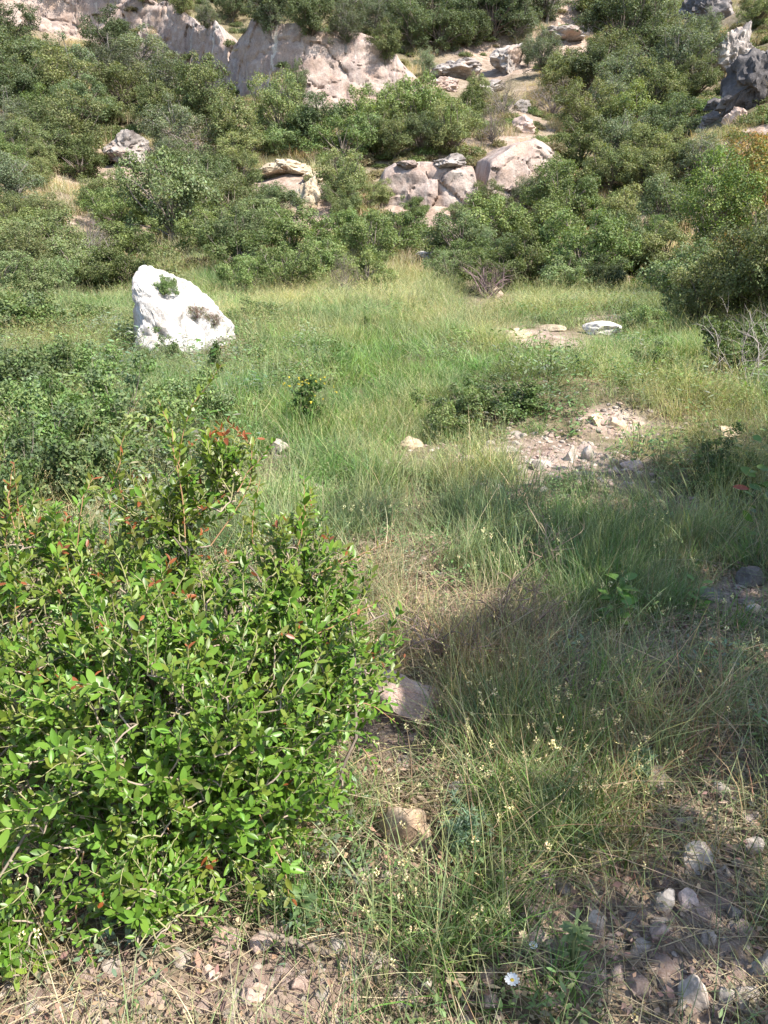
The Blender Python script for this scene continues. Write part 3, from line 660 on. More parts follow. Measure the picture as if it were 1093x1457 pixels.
for q in (('grey', 772, 112, 60, 'grey green tree right of the gully above the rounded boulder'), ('olive', 792, 146, 62, 'olive tree right of the gully below the slanting slab'), ('grey', 752, 96, 40, 'small grey green shrub beside the rounded boulder'), ('olive', 680, 156, 44, 'small olive shrub below the broken slab'), ('grey', 1000, 70, 50, 'grey green shrub left of the craggy grey boulder'), ('olive', 1075, 40, 50, 'olive shrub on top of the huge dark boulder')):
    note(q[0], q[1], q[2], q[3], 1.0, q[4])
for q in (('bright', 590, 312, 34, 'small green bush before the left half of the low rock wall'), ('olive', 694, 310, 48, 'olive bush in front of the dark vertical crack'), ('light', 650, 314, 28, 'low pale bush before the middle of the low rock wall'), ('olive', 540, 296, 40, 'olive bush at the left end of the low rock wall'), ('grey', 748, 300, 48, 'grey green bush before the pinkish slanting face')):
    note(q[0], q[1], q[2], q[3], 1.1, q[4])
fill('above the long pale cliff', [(255, -10, 430, 34), (380, -20, 600, 52), (560, -20, 700, 62), (-20, -40, 260, -14)], (56, 90), [('grey', 4), ('oak', 4), ('olive', 1), ('bare', 1)], 101, gap=.5)
fill('on the upper slope left of the slanting slab', [(690, 0, 780, 60), (600, 20, 720, 90)], (56, 86), [('oak', 5), ('grey', 3), ('olive', 1)], 102, gap=.5)
fill('on the upper right slope', [(790, 0, 985, 120)], (70, 110), [('grey', 6), ('oak', 2), ('olive', 2)], 103, gap=.52)
fill('at the top left corner below the cliff', [(0, 20, 120, 130), (0, 0, 30, 40)], (70, 105), [('grey', 4), ('oak', 4), ('olive', 2)], 104, gap=.54)
fill('on the slope below the left part of the cliff', [(100, 60, 350, 215)], (66, 105), [('oak', 4), ('olive', 4), ('grey', 3), ('bare', .7)], 105, gap=.56)
fill('between the long cliff and the low rock wall', [(350, 140, 640, 225)], (56, 90), [('olive', 5), ('oak', 3), ('bright', 1.5), ('grey', 1)], 106, gap=.56)
fill('beside the gully right of the rounded boulder', [(640, 120, 800, 200)], (50, 84), [('grey', 4), ('olive', 3), ('bright', 2), ('bare', 1)], 107)
fill('on the right slope below the slab', [(780, 110, 1000, 250)], (64, 100), [('olive', 4), ('grey', 4), ('oak', 2), ('bright', 1)], 108, gap=.53)
fill('on the left hillside', [(0, 140, 170, 310)], (44, 80), [('bright', 3), ('olive', 3), ('grey', 2), ('light', 1)], 109, gap=.52)
fill('around the cream earth ledge', [(200, 190, 560, 300)], (50, 84), [('light', 3), ('oak', 2), ('olive', 3), ('grey', 1)], 110, gap=.52)
fill('on the right slope above the meadow', [(740, 240, 960, 330)], (50, 90), [('olive', 4), ('bright', 3), ('grey', 1.5), ('bare', 1)], 111)
fill('in the thicket behind the meadow', [(300, 300, 900, 345)], (64, 100), [('bright', 5), ('light', 3), ('oak', 1)], 112, gap=.52)
fill('along the far edge of the meadow', [(330, 350, 900, 398)], (56, 84), [('bright', 6), ('light', 2), ('oak', 1), ('olive', 1)], 113, gap=.52)
fill('on the bank left of the white boulder', [(0, 300, 175, 398)], (56, 90), [('olive', 4), ('bright', 3), ('light', 2), ('bare', .6)], 114, gap=.54)
fill('beside the huge dark boulder', [(960, 60, 1010, 150), (1040, 0, 1093, 40), (960, 150, 985, 200), (930, 0, 985, 60)], (40, 70), [('olive', 4), ('grey', 2), ('bright', 1)], 116, gap=.5)
fill('on the bank at the right edge', [(930, 190, 1093, 400)], (60, 110), [('olive', 4), ('light', 2), ('oak', 3), ('sapling', 3)], 115, gap=.5)
print('hillside plants', len(placed))

# ------------------------------------------------------------------ trees beside the camera that throw the shade over the right foreground
def shade_tree(loc, h, wid, label, var):
    return plant('shade', loc, h, wid, 0.7 * var, label, 'trees beside the viewer', var)
species('shade', 'carob_tree', 'tree', 2, palette=G_OLIVE + G_BRIGHT, leaves=10500, leaf=0.030, cz=.68, rx=.52, rz=.30, clumps=62, trunk_h=.42, trunk_r=.022, cr=(.05, .11), twigcol=(.22, .19, .16))
species('airy', 'carob_tree', 'tree', 1, palette=G_OLIVE + G_BRIGHT, leaves=2400, leaf=0.030, cz=.68, rx=.44, rz=.28, clumps=34, trunk_h=.42, trunk_r=.02, cr=(.08, .15), twigcol=(.22, .19, .16))
shade_tree((4.98, 1.75, drop(4.98, 1.75)), 4.5, .98, 'leafy tree right of the viewer shading the grass', 0)
shade_tree((7.0, 2.6, drop(7.0, 2.6)), 4.6, 0.9, 'leafy tree on the right bank outside the view', 1)
plant('airy', (3.75, -0.35, drop(3.75, -0.35)), 4.4, 0.9, 1.0, 'thin leafy tree behind the viewer shading the stones', 'trees beside the viewer', 0)

# ------------------------------------------------------------------ grass, weeds and litter (stuff): small tufts scattered by geometry nodes
SRC = bpy.data.collections.new('plant_sources')
def blades(geo, g, n, foot, h, lean, width, cols, seed_heads=0.0, levels=5, headcol=(0.36, 0.30, 0.17), spread=1.0):
    base = np.concatenate([g.normal(size=(n, 2)) * foot * 0.5, np.zeros((n, 1))], 1)
    az = g.uniform(0, 2 * math.pi, n); dr = np.stack([np.cos(az), np.sin(az), 0 * az], -1)
    L = g.uniform(*h, n); ln = np.abs(g.normal(size=n)) * lean + 0.05; cv = np.abs(g.normal(size=n)) * lean * 1.1
    t = np.linspace(0, 1, levels); w = width * g.uniform(.6, 1.3, n)
    tw = g.uniform(-0.9, 0.9, n); side = norm(np.stack([-np.sin(az + tw), np.cos(az + tw), 0.15 * g.normal(size=n)], -1))
    rows = []
    for tt in t:
        out = (ln * tt + cv * tt ** 2.4)[:, None] * L[:, None]; up = (L * (tt - 0.32 * np.minimum(cv, 1.3) * tt ** 3 - 0.12 * ln * tt))[:, None]
        c = base + dr * out + np.array([0, 0, 1]) * up; c[:, 2] -= 0.015
        ww = (w * (1 - 0.82 * tt ** 1.5))[:, None]
        rows += [c - side * ww * 0.5, c + side * ww * 0.5]
    V = np.stack(rows, 1); k = V.shape[1]
    q = np.array([(2 * i, 2 * i + 1, 2 * i + 3, 2 * i + 2) for i in range(levels - 1)])
    Q = (q[None] + (np.arange(n) * k)[:, None, None]).reshape(-1, 4)
    geo.add(V.reshape(-1, 3), Q, np.repeat(cols, levels - 1, axis=0))
    if seed_heads > 0:
        kk = np.where(g.random(n) < seed_heads)[0]
        if len(kk):
            m = 9; tip = (rows[-1][kk] + rows[-2][kk]) / 2; prev = (rows[-3][kk] + rows[-4][kk]) / 2; d = norm(tip - prev)
            hl = 0.055 * g.uniform(.7, 1.4, len(kk))
            u = np.tile(np.linspace(-0.6, 0.9, m), len(kk)); pos = np.repeat(tip, m, 0) + np.repeat(d * hl[:, None], m, 0) * u[:, None]
            ax = np.repeat(d, m, 0) + g.normal(size=(len(pos), 3)) * 0.45
            place_leaves(geo, KITE_V, KITE_Q, pos, ax, g.normal(size=(len(pos), 3)), np.full(len(pos), .0032), np.full(len(pos), 0.012), jitter_cols(headcol, len(pos), g, .3))

def source(key, idx, geo, mat):
    o = bpy.data.objects.new(f'{key}_{idx:02d}', geo.mesh(key, M[mat])); SRC_COLS.setdefault(key, bpy.data.collections.new(key)).objects.link(o)
SRC_COLS = {}
GREEN = (0.134, 0.172, 0.084); YGREEN = (0.205, 0.236, 0.112); STRAW = (0.34, 0.285, 0.185); BROWN = (0.20, 0.135, 0.085); BLUEG = (0.085, 0.14, 0.065)
def mixcols(g, n, pal):
    w = np.array([p[0] for p in pal]); w = w / w.sum(); k = g.choice(len(pal), n, p=w); c = np.array([p[1] for p in pal])[k]
    return np.clip(c * g.uniform(.7, 1.3, (n, 1)) * (1 + g.uniform(-.08, .08, (n, 3))), .003, 1)
for i in range(4):      # 0-3 meadow grass, with pale seed stems
    g = np.random.default_rng(300 + i); G = Geo()
    blades(G, g, 90, 0.20, (0.18, 0.42), 0.28, 0.0055, mixcols(g, 90, [(6, GREEN), (3, YGREEN), (1.5, BLUEG), (.3, STRAW)]))
    blades(G, g, 18, 0.22, (0.36, 0.66), 0.22, 0.003, mixcols(g, 18, [(3, YGREEN), (2, (0.22, 0.24, 0.10)), (.6, STRAW)]), 0.6, 6, headcol=(0.30, 0.29, 0.15))
    source('grass_tuft', i, G, 'grass')
for i in range(3):      # 4-6 pale ripe meadow grass
    g = np.random.default_rng(320 + i); G = Geo()
    blades(G, g, 60, 0.20, (0.2, 0.42), 0.25, 0.005, mixcols(g, 60, [(3, YGREEN), (2, GREEN), (1, STRAW)]))
    blades(G, g, 34, 0.24, (0.4, 0.7), 0.25, 0.003, mixcols(g, 34, [(2, (0.25, 0.27, 0.11)), (1, STRAW), (2, YGREEN)]), 0.8, 6, headcol=(0.38, 0.36, 0.19))
    source('grass_tuft', 4 + i, G, 'grass')
for i in range(3):      # 7-9 lush green
    g = np.random.default_rng(340 + i); G = Geo()
    blades(G, g, 120, 0.20, (0.16, 0.42), 0.35, 0.0065, mixcols(g, 120, [(6, (0.085, 0.165, 0.038)), (2, BLUEG), (1.5, YGREEN)]))
    source('grass_tuft', 7 + i, G, 'grass')
for i in range(4):      # 10-13 dry straw and brown stems
    g = np.random.default_rng(360 + i); G = Geo()
    blades(G, g, 46, 0.14, (0.08, 0.26), 0.75, 0.0030, mixcols(g, 46, [(4, STRAW), (3, BROWN), (2, (0.28, 0.23, 0.12)), (1.5, YGREEN)]), 0.0)
    source('grass_tuft', 10 + i, G, 'grass')
for i in range(4):      # 14-17 thin short mixed grass of the stony ground
    g = np.random.default_rng(380 + i); G = Geo()
    blades(G, g, 26, 0.11, (0.06, 0.22), 0.42, 0.0028, mixcols(g, 26, [(4, GREEN), (3, YGREEN), (2, STRAW), (2, BROWN)]), 0.0)
    source('grass_tuft', 14 + i, G, 'grass')
for i in range(3):      # 18-20 stems with small cream seed heads
    g = np.random.default_rng(400 + i); G = Geo()
    n = 9; blades(G, g, n, 0.10, (0.14, 0.34), 0.28, 0.0022, mixcols(g, n, [(2, YGREEN), (2, GREEN), (1, STRAW)]), 0, 6)
    v, q, c = G.arrays(); tips = v.reshape(n, 12, 3)[:, -1]
    for tp in tips:
        m = 14; d = norm(g.normal(size=(m, 3))); pos = np.tile(tp, (m, 1)) + d * 0.0035 + np.array([0, 0, 1]) * g.uniform(-.008, .006, (m, 1))
        place_leaves(G, KITE_V, KITE_Q, pos, d + np.array([0, 0, .5]), g.normal(size=(m, 3)), np.full(m, .0042), np.full(m, .006), jitter_cols((0.55, 0.50, 0.30), m, g, .2))
    source('grass_tuft', 18 + i, G, 'grass')
for i in range(4):      # 21-24 small broad leaved weeds
    g = np.random.default_rng(420 + i); G = Geo(); n = 90; T, Q = lance(0.2, 0.3, (0, .35, .75, 1), (.1, .9, .7, .05))
    st = g.normal(size=(n, 3)) * np.array([0.07, 0.07, 0]); st[:, 2] = g.uniform(0.01, 0.16, n)
    az = g.uniform(0, 6.28, n); ax = np.stack([np.cos(az), np.sin(az), g.uniform(-.2, .8, n)], -1)
    place_leaves(G, T, Q, st, ax, np.array([0, 0, 1.0]) + g.normal(size=(n, 3)) * .35, g.uniform(.007, .014, n), g.uniform(.016, .036, n), jitter_cols((0.105, 0.165, 0.062) if i < 3 else (0.12, 0.15, 0.10), n, g, .3))
    for k in range(14): tube(G, limb((0, 0, 0), st[k], g, .1, 4), [.0014] * 4, (0.12, 0.14, 0.06), 3)
    source('grass_tuft', 21 + i, G, 'grass')
for i in range(3):      # hillside undergrowth clumps, half a metre high
    g = np.random.default_rng(440 + i); G = Geo(); n = 1500
    p = norm(g.normal(size=(n, 3))) * np.array([.6, .6, .42]) * g.uniform(.4, 1, (n, 1)) ; p[:, 2] = np.abs(p[:, 2]); p += 0.12 * np.stack([vnoise(p * 5 + k * 9, k) for k in range(3)], -1)
    place_leaves(G, KITE_V, KITE_Q, p, g.normal(size=(n, 3)) + np.array([0, 0, .6]), norm(p) + g.normal(size=(n, 3)) * .6 + np.array([0, 0, .5]), np.full(n, .05), g.uniform(.05, .10, n), jitter_cols([(0.08, 0.11, 0.035), (0.10, 0.12, 0.05), (0.14, 0.125, 0.065)][i], n, g, .35))
    source('undergrowth', i, G, 'leafy')
g = np.random.default_rng(450); G = Geo()   # dry grass of the hillside
blades(G, g, 260, 0.7, (0.25, 0.6), 0.3, 0.014, mixcols(g, 260, [(3, STRAW), (2, (0.30, 0.25, 0.15)), (1, YGREEN)])); source('undergrowth', 3, G, 'grass')
for i in range(5):      # pebbles
    v, f = rock_verts(600 + i, 2, 7, .10); me = tri_mesh('pebble', v, f, M['stone' if i < 2 else 'pink_stone'], True)
    o = bpy.data.objects.new(f'pebble_{i}', me); SRC_COLS.setdefault('pebbles', bpy.data.collections.new('pebbles')).objects.link(o)
for i in range(4):      # litter: dry stalks and leaf crumbs lying about
    g = np.random.default_rng(620 + i); G = Geo()
    for k in range(7):
        a = np.append(g.normal(size=2) * .08, .008); az = g.uniform(0, 6.28); L = g.uniform(.05, .2); b = a + np.array([math.cos(az) * L, math.sin(az) * L, g.uniform(-.004, .03)])
        tube(G, limb(a, b, g, .05, 4), [.0013, .0013, .001, .0007], np.array(STRAW) * g.uniform(.6, 1.4), 3)
    n = 26; place_leaves(G, KITE_V, KITE_Q, np.concatenate([g.normal(size=(n, 2)) * .09, g.uniform(.004, .014, (n, 1))], 1), np.concatenate([g.normal(size=(n, 2)), g.normal(size=(n, 1)) * .2], 1), np.array([0, 0, 1.0]) + g.normal(size=(n, 3)) * .4, g.uniform(.006, .014, n), g.uniform(.012, .032, n), jitter_cols((0.24, 0.18, 0.12), n, g, .45))
    source('litter', i, G, 'twig')

def node_group(col):
    t = bpy.data.node_groups.new('scatter_' + col.name, 'GeometryNodeTree')
    t.interface.new_socket('Geometry', in_out='INPUT', socket_type='NodeSocketGeometry'); t.interface.new_socket('Geometry', in_out='OUTPUT', socket_type='NodeSocketGeometry')
    n, l = t.nodes, t.links
    gi, go = n.new('NodeGroupInput'), n.new('NodeGroupOutput'); ip = n.new('GeometryNodeInstanceOnPoints'); ci = n.new('GeometryNodeCollectionInfo')
    ci.inputs[0].default_value = col; ci.inputs['Separate Children'].default_value = True; ci.inputs['Reset Children'].default_value = True
    def at(name, ty):
        a = n.new('GeometryNodeInputNamedAttribute'); a.data_type = ty; a.inputs['Name'].default_value = name; return a.outputs[0]
    er = n.new('FunctionNodeEulerToRotation'); l.new(at('rot', 'FLOAT_VECTOR'), er.inputs[0])
    l.new(gi.outputs[0], ip.inputs['Points']); l.new(ci.outputs[0], ip.inputs['Instance']); ip.inputs['Pick Instance'].default_value = True
    l.new(at('idx', 'INT'), ip.inputs['Instance Index']); l.new(er.outputs[0], ip.inputs['Rotation']); l.new(at('scl', 'FLOAT_VECTOR'), ip.inputs['Scale'])
    l.new(ip.outputs[0], go.inputs[0]); return t
NG = {}
def scatter(name, key, pos, rot, scl, idx, label, cat):
    me = bpy.data.meshes.new(name); pos = np.asarray(pos, np.float32); n = len(pos)
    me.vertices.add(n); me.vertices.foreach_set('co', pos.ravel())
    for nm, ty, arr, f in (('rot', 'FLOAT_VECTOR', rot, 'vector'), ('scl', 'FLOAT_VECTOR', scl, 'vector'), ('idx', 'INT', idx, 'value')):
        a = me.attributes.new(nm, ty, 'POINT'); a.data.foreach_set(f, np.asarray(arr, np.int32 if ty == 'INT' else np.float32).ravel())
    o = obj(name, me); md = o.modifiers.new('scatter', 'NODES')
    if key not in NG: NG[key] = node_group(SRC_COLS[key])
    md.node_group = NG[key]
    print(name, n)
    return tag(o, label, cat, kind='stuff')

def wedge(y0, y1, dens, g, mx=1.25, off=0.7):
    """random ground points in the part of the meadow the photograph looks over, and a margin to either side"""
    A = 0; n = int(dens * ((y1 - y0) * (2 * off + mx * 0.56 * (y0 + y1))))
    y = y0 + (y1 - y0) * g.random(n * 2); hw = off + mx * 0.56 * y; x = g.uniform(-1, 1, n * 2) * (off + mx * .56 * y1); k = np.abs(x) < hw
    x, y = x[k][:n], y[k][:n]; return x, y

STONES = []          # (x, y, r) kept clear of tall grass

# ------------------------------------------------------------------ stones lying in the grass and soil
def stone(px, py, w, h, mat, label, seed, group=None, name='stone', sink=0.45, depth=0.85, rough=.09, cuts=10, clear=1.0):
    o = rock(name, px, py, w, h, mat, label, 'stone', group, seed, sink, depth, 4 if w > 28 else 3, cuts, rough, walls=False)
    p, d = ground_at(px, py, False); STONES.append((p.x, p.y, w * d / FPX * 0.62 * clear)); return o
for a in (
    (580, 1214, 80, 72, 'tan_stone', 'square tan stone standing in the grass beside the bush', 701),
    (568, 1036, 104, 62, 'pink_stone', 'largest pinkish earthy rock at the right edge of the bush', 702),
    (496, 1034, 44, 32, 'pink_stone', 'pinkish rock half hidden under the bush leaves', 703),
    (526, 985, 46, 28, 'pink_stone', 'small pinkish rock behind the largest pinkish rock', 704),
    (612, 1012, 40, 34, 'pink_stone', 'crumbly pinkish clod right of the largest pinkish rock', 705),
    (1001, 1242, 50, 36, 'stone', 'pale grey angular stone alone on dark litter at right', 706),
    (936, 1128, 34, 36, 'stone', 'broken light grey stone in shade at right', 707),
    (950, 1300, 36, 30, 'stone', 'rounded beige stone left of its half buried neighbour', 708),
    (980, 1298, 32, 24, 'pink_stone', 'half buried beige stone touching the rounded one', 709),
    (986, 1440, 44, 44, 'stone', 'white angular stone at the bottom edge', 710),
    (1068, 1446, 44, 44, 'stone', 'whitish lumpy stone in the bottom right corner', 711),
    (1036, 1440, 30, 36, 'stone', 'grey stone beside the lumpy corner stone', 712),
    (1084, 1404, 34, 66, 'stone', 'tall smooth grey stone at the right edge near the corner', 713),
    (850, 1332, 28, 34, 'stone', 'upright grey stone next to the bright green thistle', 714),
    (1076, 1216, 30, 16, 'stone', 'flat bluish stone at the right edge', 715),
    (1078, 1182, 36, 16, 'pink_stone', 'brownish stick like stone above the flat bluish one', 716),
    (1030, 1136, 26, 20, 'stone', 'pale stone among litter near the right edge', 717),
    (1072, 836, 38, 26, 'grey_rock', 'grey rock at the right edge in the shade', 718),
    (1079, 880, 28, 18, 'stone', 'whitish stone below the grey rock at the right edge', 719),
    (1012, 856, 50, 12, 'grey_rock', 'flat grey slab in shaded grass at right', 720),
    (902, 1230, 20, 18, 'tan_stone', 'small round brown stone in thin grass', 721),
    (770, 1346, 34, 20, 'pink_stone', 'low brownish stone left of the thistle', 722),
    (744, 1350, 20, 24, 'tan_stone', 'rounded brown stone beside the small daisy', 723),
    (780, 1262, 22, 18, 'pink_stone', 'small pinkish stone among cream seed heads', 724),
    (648, 1142, 30, 26, 'grey_rock', 'grey stone behind the feathery green plant', 725),
    (320, 1362, 44, 30, 'pink_stone', 'pinkish rock below the hanging bush branch', 726),
    (382, 1360, 60, 26, 'pink_stone', 'long low pinkish rock with a root across it', 727),
    (360, 1432, 40, 26, 'pink_stone', 'pale pink earth clod at the bottom edge', 728),
    (505, 1398, 20, 16, 'stone', 'small white stone on bare pink soil', 729),
    (424, 1412, 30, 20, 'pink_stone', 'pinkish clod in the middle of the bare soil', 730),
    (300, 1400, 30, 20, 'pink_stone', 'dusty clod at the left end of the bare soil', 731),
    (610, 1416, 24, 20, 'stone', 'pale stone at the foot of the daisy clump', 732),
    (940, 1340, 30, 24, 'pink_stone', 'rosy stone amid gravel at lower right', 733),
    (838, 656, 20, 22, 'stone', 'upright pale stone in the stony patch', 734),
    (812, 656, 18, 20, 'stone', 'grey stone left of the upright pale stone', 735),
    (768, 668, 22, 13, 'stone', 'white stone at the left end of the stony patch', 736),
    (742, 676, 22, 14, 'stone', 'small white stone lowest in the stony patch', 737),
    (902, 668, 30, 10, 'pink_stone', 'flat pinkish stone at the right end of the stony patch', 738),
    (878, 612, 32, 16, 'tan_stone', 'cream clod on the little earth scarp', 739),
    (852, 606, 26, 16, 'tan_stone', 'pale clod left on the little earth scarp', 740),
    (861, 477, 58, 18, 'white_rock', 'flat bright white rock at the right of the meadow', 741),
    (740, 482, 40, 12, 'yellow_rock', 'cream earth clod on the bare strip in the meadow', 742),
    (790, 472, 40, 8, 'yellow_rock', 'thin cream ledge right on the bare strip', 743),
    (398, 646, 28, 18, 'stone', 'whitish round stone in the middle of the green meadow', 744),
    (334, 690, 24, 22, 'tan_stone', 'tan stone behind the bush twigs', 745),
    (584, 640, 40, 16, 'tan_stone', 'low brown stone lying in the meadow grass', 746),
    (1040, 624, 40, 16, 'tan_stone', 'overgrown brown rock on the right bank', 753),
    (1010, 1350, 24, 20, 'stone', 'pale stone left of the tall smooth stone', 747),
    (1050, 1310, 22, 18, 'grey_rock', 'dull grey stone above the tall smooth stone', 748),
    (880, 1398, 26, 20, 'pink_stone', 'pinkish stone by the bottom grass tuft', 749),
    (700, 1440, 30, 18, 'grey_rock', 'grey stone half under the daisy plant', 750),
    (1038, 1252, 20, 16, 'stone', 'small whitish stone right of the angular pale stone', 751),
    (970, 1180, 22, 14, 'stone', 'small flat stone below the broken grey stone', 752),
):
    stone(*a)
def log(ax, ay, bx, by, r_px, label, seed):
    a, d = ground_at(ax, ay, False); b, d2 = ground_at(bx, by, False); r = r_px * d / FPX; g = np.random.default_rng(seed); a, b = np.array(a), np.array(b); root = empty('fallen_log', a); tag(root, label, 'log')
    G = Geo(); e = b - a; e[2] += .10; pts = limb((0, 0, r * .1), e, g, .02, 60); rad = np.linspace(r, r * .6, 60); rad[0] *= .5; rad[1] *= .8; rad[-1] *= .5; tube(G, pts, rad, (.3, .26, .2), 24)
    v, q, c = G.arrays(); cen = np.repeat(pts, 24, 0); rd = v - cen; un = norm(rd); tl = np.repeat(np.linspace(0, 1, 60), 24)[:, None] * np.linalg.norm(e)
    v = cen + rd * (1 + .30 * fbm(np.concatenate([un[:, :1] * 2.2 + seed, un[:, 2:] * 2.2, tl * 1.2], 1), 5, seed, .6)[:, None]); obj('trunk', make_mesh('trunk', v, q, c, M['bark_log']), root)
    G = Geo(); tube(G, limb(pts[24], pts[24] + np.array([.05, -.12, .16]), g, .1, 6), np.linspace(r * .3, r * .12, 6), (.3, .26, .2), 8); obj('branch_stub', G.mesh('branch_stub', M['bark_log']), root)
    for k in range(6): c = a + (b - a) * k / 5; STONES.append((c[0], c[1], r * 1.2))
log(480, 1362, 372, 1372, 5, 'thin bare root lying on the pink soil', 832)
# many smaller stones of a few shapes
SM = [tri_mesh('stone', *rock_verts(760 + k, 3, 10, .10), M[m]) for k, m in enumerate(('stone', 'pink_stone', 'pink_stone', 'tan_stone', 'stone', 'stone'))]
gs = np.random.default_rng(5)
def short(label):
    out = []
    for wd in label.split():
        if out and wd in ('at', 'in', 'on', 'beside', 'left', 'right', 'behind', 'below', 'above', 'with', 'alone', 'among', 'amid', 'half', 'next', 'by', 'near', 'standing', 'touching', 'of', 'lying', 'under', 'lowest') and len(out) > 1: break
        out.append(wd)
    return ' '.join(out)
MARKS = [(short(o['label']), o.location.copy()) for o in COL.objects if o.get('category') == 'stone']
MARKS = [(a, b) for a, b in MARKS if sum(a == c for c, _ in MARKS) == 1]
SMALL = []
TONE = ('whitish', 'pinkish', 'pinkish', 'tan', 'pale', 'whitish')
def small_stones(areas, n, size, group):
    w = np.array([a[2] * a[3] for a in areas]); w = w / w.sum()
    for _ in range(n):
        a = areas[gs.choice(len(areas), p=w)]; r = math.sqrt(gs.random()); t = gs.uniform(0, 6.28); x, y = a[0] + a[2] * r * math.cos(t), a[1] + a[3] * r * math.sin(t)
        s = size[0] + (size[1] - size[0]) * gs.random() ** 2.2
        k = gs.integers(0, 6); o = obj('stone', SM[k]); o.location = (x, y, drop(x, y) + s * .05); o.scale = (s * gs.uniform(.8, 1.4), s, s * gs.uniform(.5, .8)); o.rotation_euler = (gs.normal() * .25, gs.normal() * .25, gs.uniform(0, 6.28))
        nm, q = min(MARKS, key=lambda m: (m[1] - o.location).length); dx, dy = x - q.x, y - q.y
        where = ('right of' if dx > 0 else 'left of') if abs(dx) > abs(dy) else ('behind' if dy > 0 else 'in front of')
        SMALL.append((f'small {TONE[k]} stone {where} the {nm}', s, o)); tag(o, None, 'stone', group)
def label_small():
    ordn = ['largest', 'second largest', 'third largest', 'fourth largest', 'fifth largest', 'sixth largest', 'seventh largest', 'eighth largest', 'ninth largest', 'tenth largest', 'eleventh largest', 'twelfth largest', 'thirteenth largest', 'fourteenth largest', 'fifteenth largest']
    for lab in set(a for a, _, _ in SMALL):
        row = sorted([(q, o) for a, q, o in SMALL if a == lab], key=lambda z: -z[0])
        for k, (_, o) in enumerate(row): o['label'] = lab if len(row) == 1 else (f'{ordn[k]} {lab}' if k < 15 else lab.replace('small', 'tiny'))
small_stones([BARE[7], BARE[8], BARE[9], BARE[10], patch(900, 1240, 180, 190), patch(1030, 1120, 70, 200)], 135, (.012, .05), 'small stones of the lower right ground')
small_stones([BARE[4], BARE[5]], 70, (.03, .12), 'stones of the stony patch')
small_stones([BARE[0], BARE[6]], 46, (.012, .042), 'small stones of the bare soil below the bush')
small_stones([BARE[12]], 16, (.02, .07), 'small stones in shaded grass')
small_stones([BARE[2]], 10, (.06, .2), 'stones of the bare meadow strip')
small_stones([patch(575, 130, 60, 20)], 6, (.3, .7), 'crag stones at the cliff end')

label_small()

# ------------------------------------------------------------------ grass and weeds over the ground
for qx, qy, qr in ((690, 424, .7), (705, 426, .5), (676, 400, .3)): q, _ = ground_at(qx, qy, False); STONES.append((q.x, q.y, qr))
SX = np.array([(a, b, c) for a, b, c in STONES])
def keep_clear(x, y, extra=0.0, front=0.35):
    """False near a stone and just in front of it, where grass would hide it"""
    k = np.ones(len(x), bool)
    for a, b, c in SX:
        dx, dy = x - a, y - b; u = np.hypot(a, b); ca, sa = a / u, b / u
        along = -(dx * ca + dy * sa); acr = dx * sa - dy * ca
        k &= ~((np.abs(acr) < c + extra) & (along < c * 0.4 + front + 0.11 * max(0, u - 3)) & (along > -c * 1.2))
    return k
BUSHX = (-0.62, 1.72, 0.60, 0.42)
def grass(name, x, y, idxf, sc, g, label, tall=1.0, tilt=.12, cat='grass', sink=0.0):
    z = np.array([BVz(a, b) for a, b in zip(x, y)]) - sink
    n = len(x); bent = tilt * (1 + (1.8 if name == 'meadow_grass' else 0) * (fbm(np.stack([x * .9, y * .9, x * 0 + 5], -1), 2, 83) > .3)); rot = np.stack([g.normal(size=n) * bent, g.normal(size=n) * bent, g.uniform(0, 6.28, n)], -1)
    s = g.uniform(*sc, n); scl = np.stack([s, s, s * tall * g.uniform(.65, 1.3, n)], -1)
    return scatter(name, 'grass_tuft', np.stack([x, y, z], -1), rot, scl, idxf(n), label, cat)
def BVz(x, y):
    h = BV.ray_cast(Vector((x, y, 300)), Vector((0, 0, -1))); return h[0].z if h[0] else 0.0
gg = np.random.default_rng(77)
pick = lambda lst: (lambda n: np.array(lst)[gg.integers(0, len(lst), n)])

